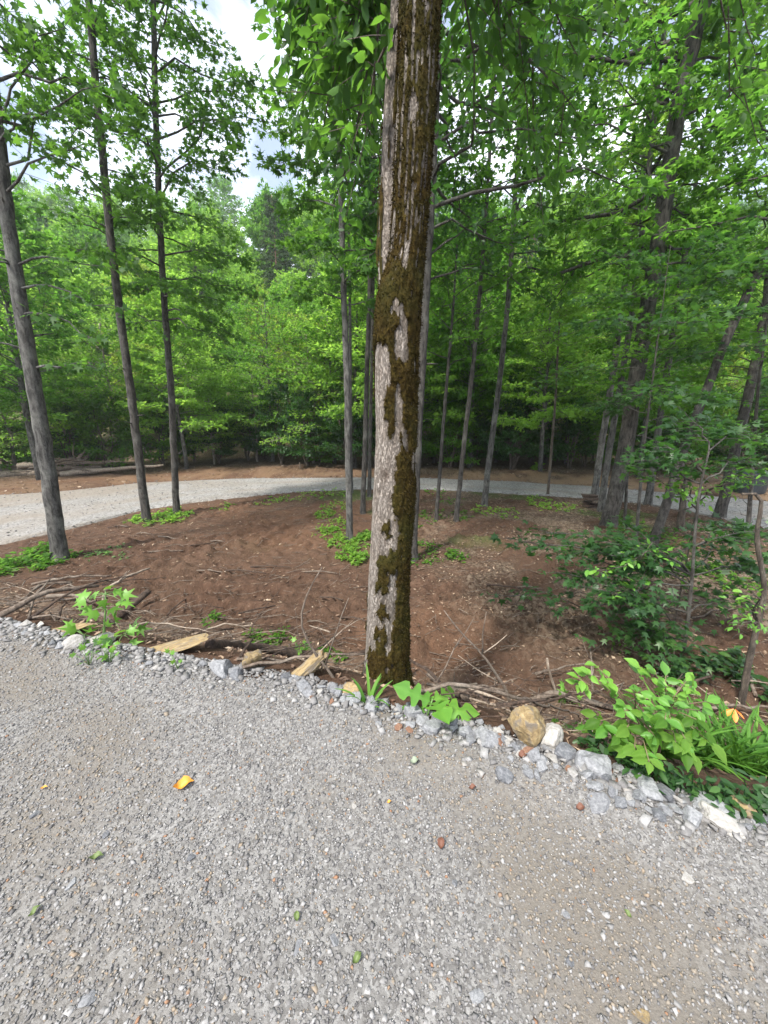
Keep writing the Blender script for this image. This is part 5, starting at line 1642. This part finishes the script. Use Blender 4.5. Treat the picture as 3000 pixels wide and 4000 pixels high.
weed_patch('weeds', 'weeds under the grey pole and thin brown pole', [(1900, 2000, 50), (1980, 2010, 60), (2110, 1960, 45), (2140, 1985, 50), (2220, 1990, 45), (2100, 1975, 40)], 18, .09, LEAF_LIGHT, OVAL, .14)
weed_patch('weeds', 'grassy weeds under the understory maple at right', [(2500, 2060, 90), (2600, 2110, 90), (2800, 2260, 90), (2750, 2230, 80), (2870, 2250, 80), (2420, 2060, 60)], 22, .09, LEAF_MID, OVAL, .12)
weed_patch('weeds', 'weeds poking through brush left of the mossy trunk', [(1090, 2500, 60), (1050, 2530, 40), (830, 2430, 30), (1180, 2560, 50), (1270, 2570, 40), (1000, 2490, 30), (1320, 2590, 20)], 14, .06, LEAF_MID, OVAL, .09)
weed_patch('weeds', 'green strip of weeds along the inner loop edge', [(1150, 1945, 60), (1230, 1935, 60), (1050, 1960, 50), (1310, 1930, 50), (880, 1985, 40)], 18, .09, LEAF_LIGHT, OVAL, .08)
weed_patch('weeds', 'leafy weeds in shade below the right saplings', [(2820, 2640, 60), (2760, 2600, 50), (2950, 2700, 70), (2700, 2640, 50), (2880, 2600, 50), (2620, 2660, 40)], 14, .09, LEAF_DARK, OVAL, .2)
weed_patch('weeds', 'low weeds on the bank under shrub and daylilies', [(2450, 3000, 40), (2560, 3060, 50), (2660, 3090, 50), (2760, 3110, 50), (2860, 3130, 50), (2350, 2950, 40), (2950, 3140, 50)], 9, .05, LEAF_DARK, OVAL, .10)
weed_patch('weeds', 'bright green weed clump on the far bank', [(2097, 1848, 16)], 26, .2, LEAF_LIGHT, OVAL, .5)
weed_patch('weeds', 'bright sprouts behind the third left trunk', [(655, 1800, 36), (690, 1770, 30)], 40, .22, LEAF_YELLOW, OVAL, .9)
weed_patch('weeds', 'lush bright weeds mounded left of the log pile', [(90, 1800, 70), (130, 1790, 60), (30, 1805, 60)], 70, .25, LEAF_LIGHT, OVAL, .9)


# ------------------------------------------------------------------ near plants, leaf by leaf
def leaf_obj_mesh(name, tpl_fn, mat):
    V, F, T = tpl_fn()
    return mesh_from(name, V, F, True, {'tint': T}, [mat])


def outline_leaf(profile, nseg=14, fold=.10, arch=-.22, tint=.5, jag=0.0):
    """A leaf of 1 m: half widths along its length, midrib folded and arched."""
    t = np.linspace(0, 1, nseg)
    w = np.interp(t, [p[0] for p in profile], [p[1] for p in profile])
    V, F = [], []
    for i, (tt, ww) in enumerate(zip(t, w)):
        z = arch * tt * tt
        j = jag * (1 if i % 2 else -1)
        ww = max(.002, ww * (1 + j))
        V += [(tt, -ww, z + fold * ww), (tt, -ww * .5, z + fold * .3 * ww), (tt, 0, z - .012), (tt, ww * .5, z + fold * .3 * ww), (tt, ww, z + fold * ww)]
    for i in range(nseg - 1):
        for k in range(4):
            a = i * 5 + k
            F.append((a, a + 1, a + 6, a + 5))
    V = np.array(V)
    T = np.clip(tint + .25 * (np.tile([1, 0, .8, 0, 1], nseg) - .4), 0, 1)
    return V, np.array(F), T


LOBED = [(0, .01), (.10, .02), (.16, .16), (.24, .20), (.29, .05), (.36, .06), (.42, .24), (.52, .27), (.57, .07), (.63, .08), (.70, .22), (.80, .20), (.90, .10), (1, .005)]
BOX = [(0, .005), (.10, .10), (.28, .24), (.48, .30), (.68, .24), (.86, .10), (1, .004)]
BLADEP = [(0, .012), (.3, .02), (.7, .016), (1, .001)]
PETAL = [(0, .04), (.3, .13), (.6, .20), (.85, .13), (1, .01)]
LOBED_ME = [leaf_obj_mesh(f'lobed_leaf_{k}', lambda k=k: outline_leaf(LOBED, 40, .25, -.25 - .1 * k, .35 + .2 * k), LEAF_FRESH) for k in range(3)]
BOX_ME = [leaf_obj_mesh(f'shrub_leaf_{k}', lambda k=k: outline_leaf(BOX, 12, .3, -.12 - .1 * k, t_, .05), m_) for k, (t_, m_) in enumerate([(.2, LEAF_FRESH), (.5, LEAF_FRESH), (.8, LEAF_FRESH), (.5, LEAF_LIGHT), (.5, LEAF_MID)])]


def star_leaf(tint):
    V, F = STAR
    V = V.copy(); V[:, 2] *= 2.0
    return V, F, np.full(len(V), tint)


STAR_ME = [leaf_obj_mesh(f'palm_leaf_{k}', lambda k=k: star_leaf(.25 + .25 * k), [LEAF_BLUE, LEAF_MID, LEAF_FRESH][k]) for k in range(3)]


def place_leaf(me, parent, base, p, d, n, size):
    d = nrm(d); n = np.asarray(n, float)
    b = nrm(np.cross(n, d)); n = np.cross(d, b)
    o = link('leaf', me, parent)
    M = Matrix(((d[0] * size, b[0] * size, n[0] * size, p[0] - base[0]), (d[1] * size, b[1] * size, n[1] * size, p[1] - base[1]), (d[2] * size, b[2] * size, n[2] * size, p[2] - base[2]), (0, 0, 0, 1)))
    o.matrix_local = M
    return o


STEM_G = plain('stem_green', (.10, .19, .05), .6)
STEM_R = plain('stem_reddish', (.14, .10, .06), .7)


def stems_part(parent, base, lines, mat, name='stem'):
    tb = Tubes()
    for pts, r in lines:
        tb.add(np.asarray(pts), np.linspace(r, r * .5, len(pts)), 6)
    return link(name, tb.mesh(name, mat, off=base), parent)


# lobed-leaf weed in front of the mossy trunk
pb = surf(1660, 2800)
Yw = float(pb[1]) + .02
t = thing('lobed_weed', 'bright green weed with jagged lobed leaves beside the mossy trunk', 'weed', pb)
top = at(1690, 2730, Yw)
stems_part(t, pb, [([pb - [0, 0, .05], (pb + top) / 2 + [.01, 0, .02], top]), ] and [([pb - [0, 0, .05], (pb + top) / 2 + [.01, 0, .02], top], .006)], STEM_G)
for k, (a, b_, dy, c, d_, dy2) in enumerate([(1690, 2745, 0, 1580, 2712, -.02), (1690, 2745, 0, 1720, 2770, -.16), (1690, 2750, 0, 1810, 2810, -.08), (1670, 2790, 0, 1640, 2905, -.14), (1690, 2780, 0, 1800, 2880, -.10), (1685, 2735, 0, 1770, 2722, .06), (1670, 2780, 0, 1590, 2800, .0), (1690, 2740, 0, 1660, 2715, .08)]):
    p, q = at(a, b_, Yw + dy), at(c, d_, Yw + dy2)
    place_leaf(LOBED_ME[k % 3], t, pb, p, q - p + [0, 0, .03], np.array([0, -.75, .65]) + rng.normal(0, .15, 3), float(np.linalg.norm(q - p)) * 1.35)

# compound-leaved shrub at right
pb = surf(2560, 3050)
Yw = float(pb[1]) + .25
pb = np.array([at(2560, 3040, Yw)[0], Yw, float(g_smooth(at(2560, 3040, Yw)[0], Yw))])
t = thing('box_elder_shrub', 'bright green compound-leaved shrub at the lower right edge', 'shrub', pb)
tips = [(2300, 2630, -.02), (2330, 2600, .05), (2260, 2650, 0), (2370, 2660, -.05), (2500, 2610, 0), (2540, 2640, -.08), (2600, 2680, -.12), (2680, 2660, 0), (2700, 2700, -.1), (2760, 2740, -.02), (2640, 2740, -.18), (2560, 2720, -.15), (2480, 2700, -.05), (2440, 2750, -.1), (2400, 2720, 0), (2520, 2790, -.2),
        (2620, 2810, -.22), (2720, 2810, -.15), (2740, 2860, -.15), (2450, 2840, -.15), (2370, 2840, -.05), (2560, 2880, -.24), (2480, 2920, -.22), (2640, 2900, -.25), (2700, 2940, -.2), (2560, 2960, -.28), (2420, 2900, -.1), (2330, 2790, .05), (2600, 2640, .05), (2650, 2880, -.1)]
tips += [(a + rng.uniform(-45, 45), b_ + rng.uniform(-30, 45), dy + rng.uniform(-.06, .06)) for a, b_, dy in tips if rng.random() < .8]
lines = []
hub = [at(2570, 2950, Yw), at(2590, 2850, Yw - .03), at(2600, 2780, Yw - .02), at(2480, 2800, Yw + .02)]
lines.append(([pb - [0, 0, .1], hub[0], hub[1], hub[2]], .011))
lines.append(([hub[0], hub[3], at(2400, 2730, Yw)], .007))
for i, (a, b_, dy) in enumerate(tips):
    e = at(a, b_, Yw + dy)
    h = min(hub, key=lambda q: np.linalg.norm(q - e))
    lines.append(([h, (h + e) / 2 + [0, 0, .015], e], .0035))
    out = nrm(e - h)
    side = nrm(np.cross(out, UP))
    nn = np.array([0, -.55, .85])
    bright = 2 if b_ < 2720 else (1 if b_ < 2790 else (4 if rng.random() < .5 else 3))
    for kk, (dv, off, sc_) in enumerate([(out, 0, 1.0), (nrm(out * .35 + side), -.02, .8), (nrm(out * .35 - side), -.02, .8)] + ([(nrm(out * .1 + side * .9), -.06, .75), (nrm(out * .1 - side * .9), -.06, .75)] if rng.random() < .55 else [])):
        sz_ = rng.uniform(.045, .082) * sc_ * (1.15 if b_ > 2800 else 1.0)
        place_leaf(BOX_ME[bright if rng.random() < .8 else 0], t, pb, e + out * off, dv + rng.normal(0, .18, 3) - [0, 0, .2], nn + rng.normal(0, .3, 3), sz_)
stems_part(t, pb, lines, STEM_R)

# daylily clump with its orange flower
def blade_mesh(name, n, c, spread, L, mat):
    VV, FF, TT, off = [], [], [], 0
    for i in range(n):
        a = rng.random() * 6.28
        r = spread * math.sqrt(rng.random())
        p = np.array([math.cos(a) * r, math.sin(a) * r * .8, 0.0])
        p[2] = float(g_smooth(c[0] + p[0], c[1] + p[1])) - c[2] - .02
        a2 = a + rng.normal(0, .9)
        d = np.array([math.cos(a2), math.sin(a2), 0])
        l = L * rng.uniform(.55, 1.15); w = rng.uniform(.006, .012)
        q = np.linspace(0, 1, 8)
        bend = rng.uniform(.3, 1.1)
        ang = R(rng.uniform(62, 86)) - bend * 1.5 * q
        st = l / 7
        pts = np.concatenate([[p], p + np.cumsum(np.stack([np.cos(ang)[:-1, None] * d * st], 0)[0] + np.sin(ang)[:-1, None] * UP * st, axis=0)])
        sd_ = np.array([-d[1], d[0], 0])
        ww = w * np.interp(q, [0, .3, .75, 1], [.7, 1, .8, .05])
        V = np.stack([pts - sd_ * ww[:, None] + UP * .003, pts, pts + sd_ * ww[:, None] + UP * .003], 1).reshape(-1, 3)
        F = []
        for k in range(7):
            for m in range(2):
                b = k * 3 + m
                F.append((b, b + 1, b + 4, b + 3))
        VV.append(V); FF.append(np.array(F) + off); TT.append(np.full(len(V), np.clip(rng.normal(.5, .25), 0, 1))); off += len(V)
    return mesh_from(name, np.concatenate(VV), np.concatenate(FF), True, {'tint': np.concatenate(TT)}, [mat])


for i, (px, Yq, n, sp, L, lab) in enumerate([(2640, 1.75, 60, .10, .42, 'arching grassy daylily clump in front of the leafy shrub'), (2780, 1.80, 90, .16, .42, 'dense daylily clump below the orange lily'), (2930, 1.75, 100, .18, .46, 'daylily clump at the right edge of the photo'), (2860, 2.15, 50, .16, .36, 'daylily leaves behind the dense clump'), (3080, 1.7, 60, .2, .6, 'daylily clump partly cut by the right edge'), (2480, 1.95, 22, .08, .4, 'few daylily blades under the leafy shrub')]):
    q = at(px, 3000, Yq)
    c = np.array([q[0], Yq, float(g_smooth(q[0], Yq))])
    t = thing('daylily_plant', lab, 'plant', c, 'daylily clumps')
    kind(link('blades', blade_mesh('daylily_blades', n, c, sp, L, BLADE), t), 'stuff')
    if i == 1:
        f0 = at(2868, 2775, 1.95) - c
        stems_part(t, np.zeros(3), [([np.array([0.03, 0.02, 0]), f0 * .5 + np.array([0, 0, .08]), f0 + np.array([0, 0, .012])], .004), ([f0 + [0, 0, .01], f0 + [.004, 0, .05], f0 + [.0, 0, .075]], .0035)], STEM_G, 'flower_stalk')
        m, nt, bs, out = new_mat('lily_orange')
        tc_ = attr(nt, 'tint')
        nt.links.new(ramp(nt, tc_, [(0, (.62, .10, .02)), (.5, (.70, .19, .03)), (1, (.75, .30, .06))]), bs.inputs['Base Color'])
        fl = link('flower', None, t, f0)
        pm = leaf_obj_mesh('petal', lambda: outline_leaf(PETAL, 12, .15, -.05, .6), m)
        for k in range(6):
            a = k * 1.047 + .3
            dv = np.array([math.cos(a) * .9, math.sin(a) * .5, -.62])
            o = place_leaf(pm, fl, np.zeros(3), np.array([0, 0, .01]), dv, np.array([math.cos(a) * .5, math.sin(a) * .5, .9]), .075)
            o.name = 'petal'

# sprouting plant at the left edge
pb = surf(405, 2520)
Yw = float(pb[1]) + .12
pb = np.array([at(405, 2510, Yw)[0], Yw, float(g_smooth(at(405, 2510, Yw)[0], Yw))])
t = thing('poplar_sprout', 'tall leafy sprout with star-shaped leaves on the left edge', 'plant', pb)
lines = [([pb - [0, 0, .08], at(408, 2440, Yw), at(412, 2380, Yw), at(412, 2310, Yw)], .008), ([pb, at(480, 2480, Yw - .04), at(530, 2450, Yw - .05)], .005), ([pb, at(330, 2480, Yw - .04), at(290, 2460, Yw - .05)], .005)]
for k, (a, b_, dy) in enumerate([(345, 2330, 0), (380, 2320, .05), (440, 2312, 0), (470, 2320, .03), (412, 2300, 0), (335, 2345, -.03), (480, 2350, -.03), (420, 2385, -.06), (390, 2400, -.05), (450, 2430, -.05), (370, 2440, -.06), (350, 2470, -.06), (300, 2465, -.05), (285, 2450, -.03), (330, 2500, -.08), (400, 2480, -.1), (470, 2470, -.08), (520, 2440, -.06), (500, 2480, -.09), (440, 2500, -.1),
                                (530, 2460, -.05), (380, 2500, -.1), (460, 2520, -.1), (510, 2500, -.06), (420, 2450, -.03), (360, 2380, 0), (450, 2360, .03), (395, 2345, -.03)]):
    e = at(a, b_, Yw + dy)
    st_ = min([at(408, 2440, Yw), at(412, 2380, Yw), at(412, 2320, Yw), at(480, 2480, Yw - .04), at(330, 2480, Yw - .04)], key=lambda q: np.linalg.norm(q - e))
    lines.append(([st_, (st_ + e) / 2 + [0, 0, .01], e], .0025))
    place_leaf(STAR_ME[2 if b_ < 2380 else int(rng.integers(3))], t, pb, e, (e - st_) + rng.normal(0, .03, 3), np.array([0, -.5, .8]) + rng.normal(0, .25, 3), rng.uniform(.085, .13))
stems_part(t, pb, lines, STEM_G)
for (px, py, n, lab, mset, sz_) in [(430, 2585, 14, 'small bright sprout between the pale left edge rocks', [2], .05), (350, 2595, 8, 'small dark sprout in gravel below the left sprout', [0, 1], .05), (700, 2620, 4, 'single tender sprout beside the yellow ledge', [2], .05), (1165, 2565, 9, 'pale star-leaved sprout above the long yellow slab', [0, 2], .07), (2210, 2760, 10, 'broad-leaved seedling beside the broken grey stick', [1, 2], .08), (2230, 2860, 9, 'green seedling right of the yellow boulder', [0, 1], .07), (2410, 2560, 6, 'tiny seedling above the leafy shrub', [1], .05)]:
    pb = surf(px, py)
    t = thing('seedling', lab, 'plant', pb)
    lines = []
    for k in range(n):
        e = pb + np.array([rng.normal(0, .05), rng.normal(0, .04), rng.uniform(.03, .14)])
        lines.append(([pb - [0, 0, .02], (pb + e) / 2 + [0, 0, .01], e], .002))
        place_leaf(STAR_ME[mset[k % len(mset)]], t, pb, e, e - pb + rng.normal(0, .04, 3), np.array([0, -.4, .9]) + rng.normal(0, .3, 3), sz_ * rng.uniform(.7, 1.2))
    stems_part(t, pb, lines, STEM_G)
pb = surf(1440, 2760)
pb = np.array([pb[0], pb[1] + .03, float(g_smooth(pb[0], pb[1] + .03))])
t = thing('grass_tuft', 'small grass tuft at the foot of the mossy trunk', 'grass', pb)
kind(link('blades', blade_mesh('tuft_blades', 14, pb, .04, .22, BLADE), t), 'stuff')

# fallen leaves on the gravel
YEL = plain('leaf_fallen_yellow', (.52, .24, .03), .6, .4, 60)
BRN = plain('leaf_fallen_brown', (.12, .05, .03), .7, .4, 60)
GRN = plain('leaf_fallen_green', (.09, .13, .035), .6, .3, 60)
GRY = plain('leaf_fallen_pale', (.2, .235, .175), .6, .2, 60)
for px, py, L, ang, m, lab in [(718, 3075, 68, .7, YEL, 'curled yellow fallen leaf on the left gravel'), (378, 3358, 42, .5, GRN, 'green fallen leaf on the lower left gravel'), (1723, 3305, 44, 1.4, BRN, 'dark red-brown curled leaf on the gravel'), (1620, 2985, 44, .6, GRY, 'pale green leaf on gravel below the lobed weed'), (1845, 3085, 30, .4, BRN, 'small brown curled leaf on central gravel'),
                               (140, 3570, 38, 1.2, GRN, 'olive leaf on gravel near the left edge'), (2265, 3165, 40, .3, BRN, 'thin brown leaf stalk on the right gravel'), (1520, 3142, 18, .5, YEL, 'tiny yellow leaf bit on central gravel'), (1160, 3590, 34, 1.9, GRN, 'dark olive leaf scrap on lower gravel'), (2450, 3580, 28, 1.9, GRN, 'yellow-green leaf sliver on the right gravel'), (1395, 3755, 44, .9, GRN, 'grey-green leaf near the bottom edge'), (175, 3085, 20, .4, YEL, 'small orange leaf bit at far left gravel'), (2380, 3030, 60, .8, BRN, 'dead brown leaf caught between edge rocks'), (2040, 2960, 44, .5, BRN, 'dead leaf at the foot of the yellow boulder')]:
    p = surf(px, py)
    dep = p[1] * CP - (p[2] - CAMZ) * SP
    V, F, T = outline_leaf(BOX, 10, .8, .0, .5, .08)
    V[:, 0] -= .5
    V[:, 2] += .35 * (V[:, 0] ** 2) + .10 * np.sin(V[:, 0] * 9)
    V[:, 1] *= .75
    o = link('fallen_leaf', mesh_from('fallen_leaf', V, F, True, None, [m]), None, p + [0, 0, .012])
    s__ = L / FPX * dep * 1.15
    o.scale = (s__, s__ * 1.25, s__)
    o.rotation_euler = (rng.normal(0, .15), rng.normal(0, .15), ang)
    tag(o, lab, 'leaf')
# ------------------------------------------------------------------ humid air
bm = bmesh.new()
bmesh.ops.create_cube(bm, size=1)
for v in bm.verts:
    v.co = Vector((v.co.x * 560, 100 + v.co.y * 460, 29.5 + v.co.z * 65))
me = bpy.data.meshes.new('haze'); bm.to_mesh(me); bm.free()
m = bpy.data.materials.new('haze_air'); m.use_nodes = True
nt = m.node_tree; nt.nodes.clear()
vo = nt.nodes.new('ShaderNodeVolumePrincipled')
vo.inputs['Color'].default_value = (.90, .95, 1.0, 1)
vo.inputs['Density'].default_value = 0.0008
vo.inputs['Anisotropy'].default_value = 0.2
ou = nt.nodes.new('ShaderNodeOutputMaterial')
nt.links.new(vo.outputs[0], ou.inputs['Volume'])
me.materials.append(m)
kind(tag(link('haze', me), 'thin humid haze in the air over the wooded hill', 'haze'), 'stuff')
